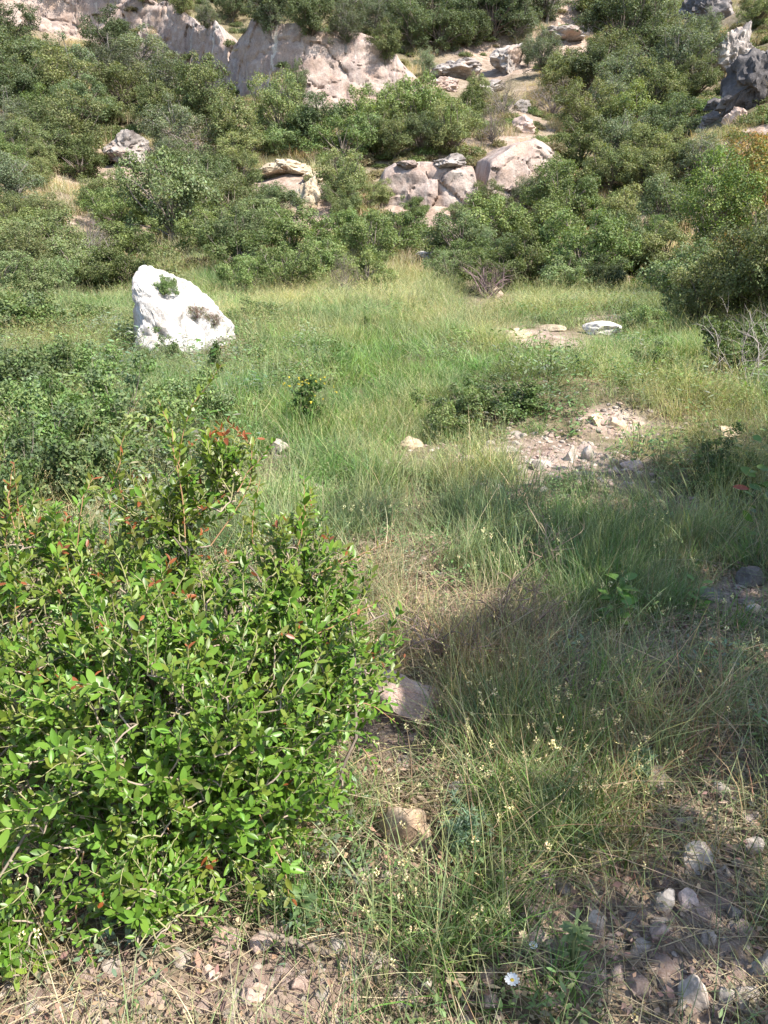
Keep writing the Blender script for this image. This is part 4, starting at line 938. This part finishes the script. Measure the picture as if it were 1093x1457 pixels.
# meadow, from the shaded grass to the far edge: greener, riper or lush by patch
def meadow(y0, y1, dens, sc, tall):
    x, y = wedge(y0, y1, dens, gg)
    bare = any_of(BARE, x, y); dry = any_of(DRY, x, y); pale = any_of(PALE, x, y, .6); lush = any_of(LUSH, x, y, .6)
    thick = 0.72 + 0.5 * fbm(np.stack([x * .8, y * .8, x * 0], -1), 2, 41)
    edge = np.clip((y - 3.0 - 0.25 * fbm(np.stack([x * 1.5, x * 0, x * 0], -1), 2, 8)) / 0.8, 0, 1)
    k = (gg.random(len(x)) < thick * edge * (1 - 0.95 * np.minimum(bare, .35 + bare_at(x, y))) * (1 - 0.45 * dry)) & keep_clear(x, y, .02, .45)
    k &= ~((np.abs(x - BP.x * y / BP.y) < 1.15) & (y > BP.y - 1.6) & (y < BP.y + 1.4) & (gg.random(len(x)) < .93))
    tuftz = fbm(np.stack([x * 1.1 / np.maximum(1, y / 12), y * .7, x * 0 + 9], -1), 3, 47)
    x, y, pale, lush, dry, tuftz = x[k], y[k], pale[k], lush[k], dry[k], tuftz[k]; n = len(x); u = gg.random(n); u2 = gg.random(n)
    idx = gg.integers(0, 4, n); patchy = fbm(np.stack([x * .5, y * .5, x * 0 + 3], -1), 2, 43)
    idx = np.where(u < np.clip(pale * 0.75 + 0.2 * (patchy > .3) + 0.04, 0, .9), gg.integers(4, 7, n), idx); idx = np.where(u2 < np.clip(lush * .8 + .35 * (patchy < -.2), 0, .9), gg.integers(7, 10, n), idx)
    idx = np.where(gg.random(n) < dry * .75, gg.integers(10, 14, n), idx)
    idx = np.where((tuftz > .10) & (gg.random(n) < .55), gg.integers(21, 25, n), idx)
    grass('meadow_grass', x, y, lambda n: idx, sc, gg, 'tall green and straw coloured meadow grass of the hollow', tall * (1 + .35 * tuftz))
meadow(3.0, 8.0, 66, (.60, .95), 0.76)
meadow(8.0, 14.0, 36, (.9, 1.3), 0.60)
meadow(14.0, 25.5, 21, (1.3, 1.9), 0.46)
LEFT = [patch(*a) for a in ((60, 640, 230, 90), (200, 560, 150, 50), (60, 520, 130, 40), (960, 560, 130, 50), (720, 590, 80, 30))]; LEFT.pop(3)
x, y = wedge(3.2, 13.0, 30, gg, 1.4); k = (gg.random(len(x)) < .85 * any_of(LEFT, x, y, .5) * np.clip(.6 + fbm(np.stack([x, y, x * 0], -1), 2, 91), 0, 1)) & keep_clear(x, y, 0, .3)
grass('leafy_weeds', x[k], y[k], pick([21, 22, 23, 24, 24]), (1.4, 2.3), gg, 'dense leafy weeds growing among the meadow grass', .95, cat='weeds')
x, y = wedge(5.0, 21.0, 11, gg, 1.3); k = (fbm(np.stack([x * .7, y * .45, x * 0 + 2], -1), 3, 97) > .12) & (bare_at(x, y) < .3) & keep_clear(x, y, 0, .3)
grass('meadow_weeds', x[k], y[k], pick([21, 22, 23, 24]), (1.2, 2.0), gg, 'patches of leafy weeds in the meadow grass', 1.0, cat='weeds')
# thin grass, weeds, straw and seed heads of the stony foreground
def fore(name, dens, idxs, sc, label, fn, y0=0.75, y1=4.2, tall=1.0, tilt=.15, cat='grass', clear=.2, sink=0.0):
    x, y = wedge(y0, y1, dens, gg); w = fn(x, y); k = (gg.random(len(x)) < w) & keep_clear(x, y, 0.0, clear)
    grass(name, x[k], y[k], pick(idxs), sc, gg, label, tall, tilt, cat, sink)
bush_shade = lambda x, y: inside(BUSHX, x, y, .3)
patchw = lambda x, y, s, sd: np.clip(.5 + 1.1 * fbm(np.stack([x * s, y * s, x * 0], -1), 3, sd), 0, 1)
fore('thin_grass', 290, [14, 15, 16, 17], (.7, 1.3), 'thin short grass growing between the foreground stones', lambda x, y: patchw(x, y, 2.2, 51) * (1 - .85 * bare_at(x, y)) * (1 - .6 * bush_shade(x, y)))
fore('dry_grass', 130, [10, 11, 12, 13], (.6, 1.25), 'dry brown and straw coloured grass stems of the foreground', lambda x, y: (0.18 + .8 * any_of(DRY, x, y)) * patchw(x, y, 1.6, 53) * (1 - .85 * bare_at(x, y)), tilt=.3)
FL1, FL2 = patch(710, 1090, 110, 110), patch(600, 1330, 80, 60); FL3 = patch(800, 1150, 120, 80)
fore('seed_grass', 110, [18, 19, 20], (.7, 1.25), 'thin stems with small cream seed heads', lambda x, y: np.maximum.reduce([inside(FL1, x, y), inside(FL2, x, y), .7 * inside(FL3, x, y), np.full(len(x), .04)]) * .7 * (1 - .6 * bush_shade(x, y)), clear=.06)
GRN = [patch(*a) for a in ((590, 1330, 80, 70), (530, 1200, 60, 60), (620, 1420, 80, 40), (860, 1080, 70, 50), (690, 1200, 60, 60), (760, 1390, 90, 60), (660, 1340, 60, 60), (500, 1250, 40, 80), (700, 1060, 90, 60), (800, 1100, 60, 50), (330, 1290, 120, 40), (900, 820, 180, 60), (760, 1180, 80, 70), (940, 1030, 80, 50))]
fore('green_tuft', 120, [0, 1, 2, 7, 8, 9], (.38, .80), 'green grass tufts of the foreground', lambda x, y: any_of(GRN, x, y, .4) * .65 * (1 - .9 * bare_at(x, y)), clear=.2)
fore('small_weed', 110, [21, 22, 23, 24], (.4, .95), 'small broad leaved weeds on the foreground soil', lambda x, y: (.06 + .34 * patchw(x, y, 1.3, 57)) * (1 - .95 * bare_at(x, y)), y1=6.0, clear=.15, cat='weeds')
x, y = wedge(.7, 4.6, 300, gg); k = gg.random(len(x)) < 1 - .5 * bare_at(x, y) - .35 * inside(BARE[0], x, y); x, y = x[k], y[k]; z = np.array([BVz(a, b) for a, b in zip(x, y)]); n = len(x)
scatter('ground_litter', 'litter', np.stack([x, y, z + .002], -1), np.stack([gg.normal(size=n) * .1, gg.normal(size=n) * .1, gg.uniform(0, 6.28, n)], -1), np.repeat(gg.uniform(.6, 1.3, (n, 1)), 3, 1), gg.integers(0, 4, n), 'dry stalks and leaf crumbs lying on the soil', 'litter')
x, y = wedge(.7, 8.0, 900, gg); k = gg.random(len(x)) < (.10 + .9 * bare_at(x, y)) * np.clip(5 / y, 0, 1); x, y = x[k], y[k]; z = np.array([BVz(a, b) for a, b in zip(x, y)]); n = len(x)
s = (.0045 + .024 * gg.random(n) ** 3)[:, None] * np.array([1.2, 1, .7])
scatter('gravel', 'pebbles', np.stack([x, y, z + .001], -1), gg.uniform(-.4, .4, (n, 3)) + np.stack([z * 0, z * 0, gg.uniform(0, 6.28, n)], -1), s * 2, gg.integers(0, 5, n), 'pebbles and crumbs strewn over the bare soil', 'gravel')
# hillside undergrowth
CL = MASK[:10]
def cliffs_hide(a, b): return any(q[0] - 8 < a < q[2] + 8 and q[1] < b < q[3] + 22 for q in CL)
n = 9500; y = 20 + 78 * gg.random(n) ** 1.15; x = gg.uniform(-1, 1, n) * (8 + .62 * y); z = np.array([BVz(a, b) for a, b in zip(x, y)])
px, py, dep = project(np.stack([x, y, z], -1)); k = np.ones(n, bool)
rocks_w = [(o.location.x, o.location.y, max(o.dimensions.x, o.dimensions.y) * .6) for o in COL.objects if o.get('category') in ('rock', 'boulder') and o.location.y > 15]
for a, b, c in rocks_w: k &= ~((np.abs(x - a) < c + .2) & (y < b + .4) & (y > b - 2.5))
k &= ~np.array([cliffs_hide(a, b) for a, b in zip(px, py)]); k &= (y > 24) | (np.abs(x) > 6)
x, y = x[k], y[k]; z = np.array([drop(a, b) for a, b in zip(x, y)]); n = len(x); dryz = fbm(np.stack([x * .2, y * .2, x * 0], -1), 2, 63) > .3
s = gg.uniform(.5, 1.25, n); scatter('undergrowth', 'undergrowth', np.stack([x, y, z - .05], -1), np.stack([z * 0, z * 0, gg.uniform(0, 6.28, n)], -1), np.stack([s, s, s * gg.uniform(.6, 1.2, n)], -1), np.where(dryz, 3, gg.integers(0, 4, n)), 'low scrub and dry grass between the hillside trees', 'undergrowth')

# ------------------------------------------------------------------ shrubs of the meadow and its banks
for k, (px, py, h, w, lab) in enumerate((
    (40, 575, 90, 1.0, 'low leafy shrub at the left edge of the meadow'), (120, 560, 72, 1.0, 'low shrub with dense small leaves left of the white boulder'),
    (78, 524, 38, .7, 'small dark green plant left of the white boulder'), (232, 528, 44, .85, 'small green plant right in front of the white boulder'),
    (60, 660, 130, .9, 'largest bramble shrub at the left edge behind the bush'), (170, 640, 120, .95, 'bramble shrub behind the red tipped shoots'), (20, 740, 130, .9, 'bramble shrub lowest at the left edge'),
    (255, 620, 90, .9, 'bramble shrub behind the tall bush shoot'), (110, 720, 130, .9, 'dark bramble shrub just behind the bush'), (30, 490, 78, 1.2, 'spreading green shrub on the left bank'), (120, 470, 40, 1.2, 'pale weedy shrub left of the boulder foot'),
    (720, 592, 56, 1.5, 'small green shrub in the meadow above the stony patch'), (650, 615, 66, 1.0, 'leafy shrub in the meadow left of the stony patch'), (930, 540, 50, 1.0, 'overgrown shrub on the right bank'), (1060, 540, 86, 1.0, 'weedy shrub at the right edge on the right bank'),
    (360, 470, 44, 1.1, 'pale bushy weed right of the white boulder'), (930, 480, 46, 1.0, 'dark green shrub behind the flat white rock'), (1030, 700, 70, .8, 'dark shrub in the shaded grass at right'),
)):
    plant_px('bramble', px, py, h, w, lab, walls=False)
for px, py, h, w, lab in ((440, 615, 92, .75, 'dark green weed with yellow flowers standing in the meadow'), (310, 545, 60, .6, 'thin weed standing near the boulder'), (520, 470, 20, .9, 'little dark weed at the far meadow'), (372, 528, 30, .9, 'little grey weed in the meadow right of the boulder')):
    plant_px('sprout', px, py, h, w, lab, walls=False)
# yellow flowers of the tall weed
p, d = ground_at(440, 615, False); G = Geo(); g = np.random.default_rng(9); n = 26
c = np.array(p) + np.stack([g.normal(size=n) * .10, g.normal(size=n) * .08, g.uniform(.30, .52, n)], -1)
for q in range(4): place_leaves(G, KITE_V, KITE_Q, c, g.normal(size=(n, 3)), g.normal(size=(n, 3)) + np.array([0, -1, 1]), np.full(n, .016), np.full(n, .018), np.tile(np.array([[.50, .44, .05]]), (n, 1)))
weed = [o for o in COL.objects if o.get('label', '').startswith('dark green weed with yellow')][0]
fo = obj('flowers', G.mesh('flowers', M['petal'])); fo.parent = weed; bpy.context.view_layer.update(); fo.matrix_parent_inverse = weed.matrix_world.inverted(); fo['kind'] = 'stuff'
# tuft growing on the boulder
for px, py, h, lab in ((236, 418, 30, 'little dark shrub growing on top of the white boulder'), (280, 452, 26, 'dry brown plant in the hollow of the white boulder'), (304, 462, 24, 'dry twiggy plant low on the right of the white boulder')):
    p, d = ground_at(px, py); plant('bramble' if 'dark' in lab else 'brown', p - Vector((0, 0, .04)), h * d / FPX, .75, None, lab)

# ------------------------------------------------------------------ the glossy bush in front
def hero():
    g = np.random.default_rng(2024)
    bx, by = -0.58, 1.86; root_z = drop(bx, by); root = empty('pomegranate_bush', (bx, by, root_z)); O = np.array([bx, by, root_z])
    tag(root, 'big glossy green bush with red shoot tips filling the lower left', 'bush')
    E = [(-.56, 1.72, .48, .52, .44, .38, 930), (-1.12, 1.80, .52, .46, .44, .38, 400), (-.20, 1.86, .48, .25, .24, .26, 170), (-.80, 1.98, .72, .42, .16, .16, 120), (-.52, 1.50, .36, .40, .16, .22, 180), (-.27, 1.98, .74, .18, .16, .17, 80), (-.60, 2.02, .90, .16, .13, .16, 66), (-.45, 2.06, 1.00, .10, .09, .15, 36),
         (-.55, 1.37, .21, .16, .11, .13, 74), (-.86, 1.34, .12, .15, .10, .12, 46), (-.30, 1.56, .36, .20, .18, .20, 44), (-1.0, 2.05, .82, .25, .16, .12, 36), (-.13, 1.98, .66, .10, .10, .07, 14)]
    stems, nodes = [], []
    for k in range(22):
        e = E[[0, 0, 0, 1, 1, 2, 3, 4, 5, 6, 7, 8, 9, 0, 1, 0, 0, 1, 1, 2, 0, 9][k]]; tip = np.array(e[:3]) + g.normal(size=3) * np.array([.12, .08, .10])
        st = np.array([g.normal() * .07, g.normal() * .05, -.03]) + O; pts = limb(st, tip, g, .22, 14); stems.append(pts)
        for i, q in enumerate(pts[3:]): nodes.append((q, .009 - .0055 * (i + 3) / 14))
    NP = np.array([q for q, _ in nodes]); NR = [r for _, r in nodes]
    sg = []
    for pts in stems:
        G = Geo(); tube(G, pts - O, np.linspace(.009, .0026, len(pts)), (.17, .14, .11), 6); obj('stem', G.mesh('stem', M['twig']), root)
    TW = Geo(); LP, LA, LN, LL, LC = [], [], [], [], []
    lobes = []
    for e in E:
        for _ in range(e[6]):
            d = norm(g.normal(size=3)); r = g.uniform(.2, 1) ** .42
            lobes.append((np.array(e[:3]) + d * r * np.array(e[3:6]) * (1 + .42 * vnoise(d[None] * 2.6, 5)[0]), norm(d * .8 + np.array([0, 0, .55])), d))
    shoots = [((-.56, 2.02, .86), (-.44, 2.10, 1.28)), ((-.50, 2.0, .9), (-.60, 2.06, 1.12)), ((-.24, 1.96, .80), (-.22, 2.02, .98)), ((-.20, 1.95, .72), (.02, 2.02, .80)), ((-1.0, 1.98, .8), (-1.02, 2.05, 1.02)), ((-.75, 1.95, .8), (-.70, 2.0, 1.06)), ((-.18, 1.8, .62), (.0, 1.86, .70)),
              ((-.15, 1.7, .45), (.03, 1.70, .42)), ((-.40, 2.0, .95), (-.30, 2.04, 1.08)), ((-.55, 1.5, .3), (-.53, 1.34, .10)), ((-.9, 1.45, .25), (-.84, 1.28, .02)), *[((x0, 1.98, .80), (x0 + dx, 2.03, zt)) for x0, dx, zt in ((-.95, -.06, 1.02), (-.85, .05, .98), (-.68, -.02, 1.10), (-.48, .06, 1.14), (-.36, .02, .98), (-1.05, .02, .96), (-.28, .08, .95), (-.55, -.05, 1.2))], ((-.15, 1.78, .36), (-.02, 1.72, .26)), ((-.3, 1.5, .3), (-.22, 1.40, .14)), ((-.7, 1.42, .26), (-.66, 1.30, .06)), ((-.62, 1.5, .3), (-.68, 1.36, .14)), ((-1.3, 1.8, .8), (-1.2, 1.85, .98))]
    jobs = [(p - dd * L, p, False) for p, dd, _ in lobes for L in (g.uniform(.07, .17),)] + [(np.array(a), np.array(b), True) for a, b in shoots]
    jobs.sort(key=lambda q: np.linalg.norm(q[0] - O))
    for a, b, shoot in jobs:
        if b[2] < drop(b[0], b[1]) + .02: continue
        if not shoot:
            bb = b + norm(np.array([g.normal(), g.normal(), g.uniform(-.5, .9)])) * .05
        else: bb = b
        k = np.argmin(((NP - a) ** 2).sum(1)); c = limb(NP[k], a, g, .12, 5); tube(TW, c - O, np.linspace(min(NR[k], .0036), .0022, 5), (.27, .22, .17), 4)
        NP = np.concatenate([NP, c[2:4], a[None]]); NR += [.0026] * 3
        pts = limb(a, bb, g, .14, 8); L = np.linalg.norm(bb - a); tube(TW, pts - O, np.linspace(.0022, .0008, 8), (.25, .24, .12) if not shoot else (.30, .18, .10), 4)
        red = g.random() < (.03 + .42 * np.clip((b[2] - .62) / .35, 0, 1)); nl = int(max(6, L / .0088)); t = np.linspace(.12, 1.0, nl)
        ci = np.stack([np.interp(t, np.linspace(0, 1, 8), pts[:, q]) for q in range(3)], -1); td = norm(np.gradient(pts, axis=0)); td = np.stack([np.interp(t, np.linspace(0, 1, 8), td[:, q]) for q in range(3)], -1)
        ph = g.uniform(0, 6.28) + np.arange(nl) * 2.4; ref = norm(np.cross(td, np.array([.2, .3, .9]))); bi = np.cross(td, ref)
        rad = ref * np.cos(ph)[:, None] + bi * np.sin(ph)[:, None]
        ax = norm(rad * g.uniform(.6, 1.1, (nl, 1)) + td * g.uniform(.35, 1.0, (nl, 1)) + np.array([0, 0, .12]) + g.normal(size=(nl, 3)) * .12)
        nn = norm(np.array([0, 0, .9]) + td * .4 + rad * -.1 + np.array([.15, -.25, 0]) + g.normal(size=(nl, 3)) * .38)
        ln = g.uniform(.68, 1.15) * g.uniform(.020, .045, nl) * np.interp(t, [0, .6, 1], [.85, 1.05, .62]); ripe = g.uniform(.8, 1.2)
        young = np.clip((b[2] - .55) / .4, 0, 1); base = np.array((0.104, 0.215, 0.027)) if g.random() < .78 - .5 * young else np.array((0.145, 0.22, 0.034))
        cl = np.clip(base * ripe * g.uniform(.75, 1.3, (nl, 1)) * (1 + g.uniform(-.1, .1, (nl, 3))), .003, 1)
        if red:
            kk = t > g.uniform(.76, .98); cl[kk] = np.array((.27, .10, .03)) * g.uniform(.6, 1.3, (kk.sum(), 1)); k2 = (t > .7) & ~kk; cl[k2] = np.array((.15, .18, .032)) * g.uniform(.8, 1.2, (k2.sum(), 1))
        LP.append(ci); LA.append(ax); LN.append(nn); LL.append(ln); LC.append(cl)
    LP, LA, LN, LL, LC = [np.concatenate(q) for q in (LP, LA, LN, LL, LC)]
    tw = obj('twigs', TW.mesh('twigs', M['twig']), root); tw['kind'] = 'stuff'
    n = len(LP); tmpl = [lance(.22, .10), lance(.35, .22), lance(.12, .30), lance(.3, .02), lance(.6, .5), lance(.15, -.22)]; tk = g.integers(0, 6, n)
    side = norm(np.cross(LA, LN)); NN = np.cross(side, LA)
    # which leaves show largest from where the photograph was taken
    Vq = []
    for k in range(n):
        s_, a_, w_ = side[k] * LL[k] * .19, LA[k] * LL[k], LP[k]; Vq += [w_, w_ + a_ * .5 + s_, w_ + a_, w_ + a_ * .5 - s_]
    bv = BVHTree.FromPolygons([tuple(q) for q in np.array(Vq).tolist()], [(4 * k, 4 * k + 1, 4 * k + 2, 4 * k + 3) for k in range(n)])
    cen = LP + LA * (LL * .5)[:, None]; vd = cen - np.array(EYE); dist = np.linalg.norm(vd, axis=1); vd = vd / dist[:, None]
    score = LL ** 2 * np.abs((NN * vd).sum(1)) / dist ** 2; px, py, _ = project(cen); score[(px < 5) | (px > 1088) | (py > 1452)] = 0
    single = []
    for k in np.argsort(-score):
        if len(single) >= 300: break
        h = bv.ray_cast(EYE, Vector(vd[k]))
        if h[0] and h[2] == k: single.append(k)
    sel = np.zeros(n, bool); sel[single] = True
    G = Geo()
    for q in range(6):
        m = (tk == q) & ~sel; place_leaves(G, *tmpl[q], LP[m] - O, LA[m], LN[m], LL[m] * .38, LL[m], LC[m])
    fo = obj('foliage', G.mesh('foliage', M['bush_leaf']), root); fo['kind'] = 'stuff'
    pool = {}
    for k in single:
        tone = 'red' if LC[k][0] > LC[k][1] else ('pale' if LC[k][1] > .22 else ('dark' if LC[k][1] < .17 else 'mid')); key = (int(tk[k]), tone)
        if key not in pool:
            GG = Geo(); GG.add(tmpl[tk[k]][0] * np.array([.38, 1, .38]), tmpl[tk[k]][1], {'red': (.26, .10, .03), 'pale': (.135, .26, .034), 'dark': (.08, .16, .02), 'mid': (.104, .213, .026)}[tone]); pool[key] = GG.mesh('leaf', M['bush_leaf'])
        o = obj('leaf', pool[key], root)
        mt = Matrix((( *side[k],), (*LA[k],), (*NN[k],))).transposed().to_4x4(); o.matrix_local = Matrix.Translation(Vector(LP[k] - O)) @ mt @ Matrix.Scale(LL[k], 4)
    print('bush leaves', n, 'tris', len(G.arrays()[1]) * 2)
hero()

# ------------------------------------------------------------------ single plants, dead wood and flowers
def leaf_mesh(name, w, col, fold=.2, curl=.25, mat='bush_leaf', rows=None, wid=None):
    T, Q = lance(fold, curl) if rows is None else lance(fold, curl, rows, wid); G = Geo(); G.add(T * np.array([w, 1, w]), Q, col); return G.mesh(name, M[mat])
def leafy_plant(name, px, py, h_px, nl, length, w, col, label, seed, spread=.5, cat='plant', lean=(0, 0), reds=-1):
    g = np.random.default_rng(seed); p, d = ground_at(px, py, False); h = h_px * d / FPX; root = empty(name, p); tag(root, label, cat)
    G = Geo(); st = limb((0, 0, -.02), (lean[0], lean[1], h * .95), g, .08, 8); tube(G, st, np.linspace(.005, .002, 8), (.14, .17, .07), 5); obj('stem', G.mesh('stem', M['twig']), root)
    ms = [leaf_mesh('leaf', w, np.array(col) * f) for f in (.75, 1.0, 1.25)]; mr = leaf_mesh('leaf', w, (.28, .08, .03))
    for k in range(nl):
        t = g.uniform(.15, 1); q = np.array([np.interp(t, np.linspace(0, 1, 8), st[:, j]) for j in range(3)]); az = k * 2.4 + g.normal() * .3
        ax = norm(np.array([math.cos(az), math.sin(az), g.uniform(-.1, .7)])); q = q + ax * g.uniform(0, spread * h * .5); nn = norm(np.array([0, -.3, 1.0]) + g.normal(size=3) * .35); sd = norm(np.cross(ax, nn)); nn = np.cross(sd, ax)
        o = obj('leaf', mr if k == reds else ms[k % 3], root); L = length * g.uniform(.7, 1.2)
        o.matrix_local = Matrix.Translation(Vector(q)) @ Matrix((tuple(sd), tuple(ax), tuple(nn))).transposed().to_4x4() @ Matrix.Scale(L, 4)
leafy_plant('broadleaf_weed', 872, 905, 90, 40, .06, .6, (.10, .20, .04), 'bright leafy weed standing in the shaded grass at right', 801, .35)
leafy_plant('thistle', 815, 1372, 80, 70, .032, .3, (.15, .21, .085), 'pale green thistle like weed near the bottom edge', 802, .25)
leafy_plant('leafy_sapling', 1082, 800, 170, 44, .075, .50, (.09, .18, .035), 'leafy shoot with one red leaf at the right edge', 803, .45, reds=9)
leafy_plant('milkweed', 430, 1330, 70, 44, .035, .3, (.12, .19, .08), 'grey green weed under the right side of the bush', 804, .3)
leafy_plant('tall_shoot', 305, 640, 165, 40, .06, .40, (.085, .17, .03), 'tall thin leafy shoot rising behind the bush', 805, .12, reds=38)
leafy_plant('green_shoot', 985, 880, 60, 20, .05, .4, (.12, .22, .05), 'small green shoot in the shaded grass at right', 806, .3)
# feathery grey green plant
def feathery(px, py, h_px, label, seed):
    g = np.random.default_rng(seed); p, d = ground_at(px, py, False); h = h_px * d / FPX; root = empty('feathery_weed', p); tag(root, label, 'plant')
    for k in range(18):
        G = Geo(); az = g.uniform(0, 6.28); e = np.array([math.cos(az) * g.uniform(.1, .5) * h, math.sin(az) * g.uniform(.1, .5) * h, h * g.uniform(.55, 1)]); pts = limb((0, 0, -.01), e, g, .15, 10); tube(G, pts, np.linspace(.0022, .0008, 10), (.13, .18, .12), 4)
        n = 90; t = g.uniform(.25, 1, n); q = np.stack([np.interp(t, np.linspace(0, 1, 10), pts[:, j]) for j in range(3)], -1)
        ax = norm(g.normal(size=(n, 3)) + norm(e) * .8); place_leaves(G, KITE_V, KITE_Q, q, ax, g.normal(size=(n, 3)) + np.array([0, 0, .8]), np.full(n, .004), g.uniform(.012, .03, n), jitter_cols((.125, .19, .125), n, g, .2)); obj('frond', G.mesh('frond', M['grass']), root)
feathery(655, 1215, 90, 'feathery grey green weed right of the square tan stone', 811)
feathery(905, 1120, 56, 'small feathery weed left of the broken grey stone', 812)

def dead_shrub(px, py, h_px, n, label, seed, spread=.8, name='dead_shrub', cat='dead shrub', col=(.26, .20, .16), r0=.006):
    g = np.random.default_rng(seed); p, d = ground_at(px, py, False); h = h_px * d / FPX; root = empty(name, p); tag(root, label, cat)
    for k in range(n):
        G = Geo(); az = g.uniform(0, 6.28); e = np.array([math.cos(az) * spread * h * g.uniform(.3, 1), math.sin(az) * spread * h * .7 * g.uniform(.3, 1), h * g.uniform(.45, 1)])
        b = np.array([g.normal() * .04, g.normal() * .04, -.02]); pts = limb(b, e, g, .16, 9); c = np.array(col) * g.uniform(.7, 1.3); tube(G, pts, np.linspace(r0 * g.uniform(.5, 1), .0012, 9), c, 5)
        for _ in range(7):
            i = g.integers(3, 9); e2 = pts[i] + norm(pts[i] - b + g.normal(size=3) * .5) * h * g.uniform(.15, .4); q = limb(pts[i], e2, g, .18, 5); tube(G, q, np.linspace(.0022, .0007, 5), c, 4)
            e3 = q[3] + norm(g.normal(size=3) + np.array([0, 0, .4])) * h * .12; tube(G, limb(q[2], e3, g, .1, 4), [.001, .001, .0008, .0005], c, 3)
        obj('branch', G.mesh('branch', M['twig']), root)
dead_shrub(720, 905, 110, 15, 'dead brown brushwood in the shaded grass beside the leafy weed', 821, 1.0, col=(.27, .20, .14), r0=.006)
dead_shrub(630, 950, 100, 12, 'low dead twigs in brown grass right of the bush', 822, 1.1)
dead_shrub(780, 830, 100, 8, 'thin dead stems standing in the shaded grass', 823, .6, col=(.28, .22, .15), r0=.005)
dead_shrub(800, 1000, 60, 8, 'fallen dry twigs on the shaded soil', 824, 1.6, col=(.22, .16, .13))
dead_shrub(1060, 560, 110, 10, 'grey tangle of dead stems on the right bank', 825, .8, col=(.38, .33, .30))
dead_shrub(692, 424, 50, 26, 'brush pile of cut grey twigs at the end of the meadow', 826, 1.1, 'brush_pile', 'brush pile', (.20, .145, .14), .035)
dead_shrub(130, 392, 70, 14, 'grey brushwood spilling down the left bank', 827, .7, col=(.36, .31, .30), r0=.02)
dead_shrub(1050, 330, 130, 9, 'orange dry canes among shrubs at the right edge', 828, .3, 'dry_canes', 'canes', (.42, .24, .10), .012)
# weathered log on the right bank
# long dry stalks at the lower left and across the bush
def stalk(ax, ay, bx, by, label, lift=.1, lift0=0.0, r=.0022, col=STRAW, seed=1):
    a, d = ground_at(ax, ay, False); b, _ = ground_at(bx, by, False); g = np.random.default_rng(seed); root = empty('dry_stalk', a); tag(root, label, 'stalk'); e = np.array(b - a) + np.array([0, 0, lift]); G = Geo()
    pts = limb((0, 0, lift0 + .006), e, g, .05, 10); tube(G, pts, np.linspace(r, r * .5, 10), np.array(col), 5); obj('stem', G.mesh('stem', M['twig']), root); G = Geo(); n = 30; t = g.uniform(.85, 1, n); q = np.stack([np.interp(t, np.linspace(0, 1, 10), pts[:, j]) for j in range(3)], -1)
    place_leaves(G, KITE_V, KITE_Q, q, g.normal(size=(n, 3)) * .5 + norm(e), g.normal(size=(n, 3)), np.full(n, .003), np.full(n, .014), jitter_cols(col, n, g)); h = obj('seed_head', G.mesh('seed_head', M['twig']), root); h['kind'] = 'stuff'
stalk(95, 1450, 215, 1372, 'long straw stalk lying slanted at the bottom left', .02, seed=1)
stalk(100, 1435, 120, 1372, 'short upright straw stalk at the bottom left', .06, seed=2)
stalk(150, 1380, 216, 1368, 'flat straw stalk under the hanging bush branch', .02, seed=3)
stalk(640, 1000, 760, 965, 'pale stalk lying across brown grass', .05, seed=4)
stalk(600, 985, 730, 860, 'grey dead stem slanting through the brown grass', .10, r=.003, col=(.33, .27, .23), seed=5)
stalk(905, 1345, 950, 1320, 'short thick straw by the gravel at right', .015, seed=6)
stalk(620, 1250, 700, 1180, 'green yellow stalk slanting beside the feathery weed', .05, col=(.26, .26, .12), seed=7)
# daisies
def daisy(px, py, r_px, label, tilt=(.25, 0), stem=.09, seed=1):
    p, d = ground_at(px, py + 14, False); g = np.random.default_rng(seed); r = r_px * d / FPX; root = empty('daisy', p); tag(root, label, 'flower'); G = Geo(); pts = limb((0, 0, -.01), (0, 0, stem), g, .06, 6); tube(G, pts, [.0016] * 6, (.13, .2, .06), 5); obj('stem', G.mesh('stem', M['grass']), root)
    hd = Vector(pts[-1]); me = None
    T, Q = lance(.1, .15, (0, .3, .8, 1), (.4, .8, 1, .5)); G = Geo(); G.add(T * np.array([r * .42, r, r * .3]) + np.array([0, r * .15, 0]), Q, (.82, .82, .80)); pm = G.mesh('petal', M['petal'])
    for k in range(13): o = obj('petal', pm, root); o.location = hd; o.rotation_euler = (tilt[0] + g.normal() * .05, tilt[1], k * 2 * math.pi / 13); o.rotation_mode = 'XYZ'
    v, f = rock_verts(900, 3, 0, .06); me = tri_mesh('disc', v * np.array([r * .62, r * .62, r * .34]), f, bpy.data.materials.get('flower_disc') or disc_mat()); o = obj('disc', me, root); o.location = hd + Vector((0, 0, r * .06))
def disc_mat():
    m, t, n, l = nt('flower_disc'); p = n.new('ShaderNodeBsdfPrincipled'); nz = n.new('ShaderNodeTexNoise'); nz.inputs['Scale'].default_value = 400; r = ramp(n, [(.3, (.45, .28, .02)), (.7, (.75, .55, .05))]); l.new(nz.outputs[0], r.inputs[0]); l.new(r.outputs[0], p.inputs['Base Color']); o = n.new('ShaderNodeOutputMaterial'); l.new(p.outputs[0], o.inputs[0]); return m
daisy(727, 1404, 9.5, 'white daisy with a yellow middle near the bottom edge', stem=.05, seed=1)
daisy(757, 1354, 5.5, 'smaller white daisy above the larger one', stem=.05, seed=2)
print('objects', len(COL.objects), 'tris', sum(len(m.polygons) * 2 for m in bpy.data.meshes))
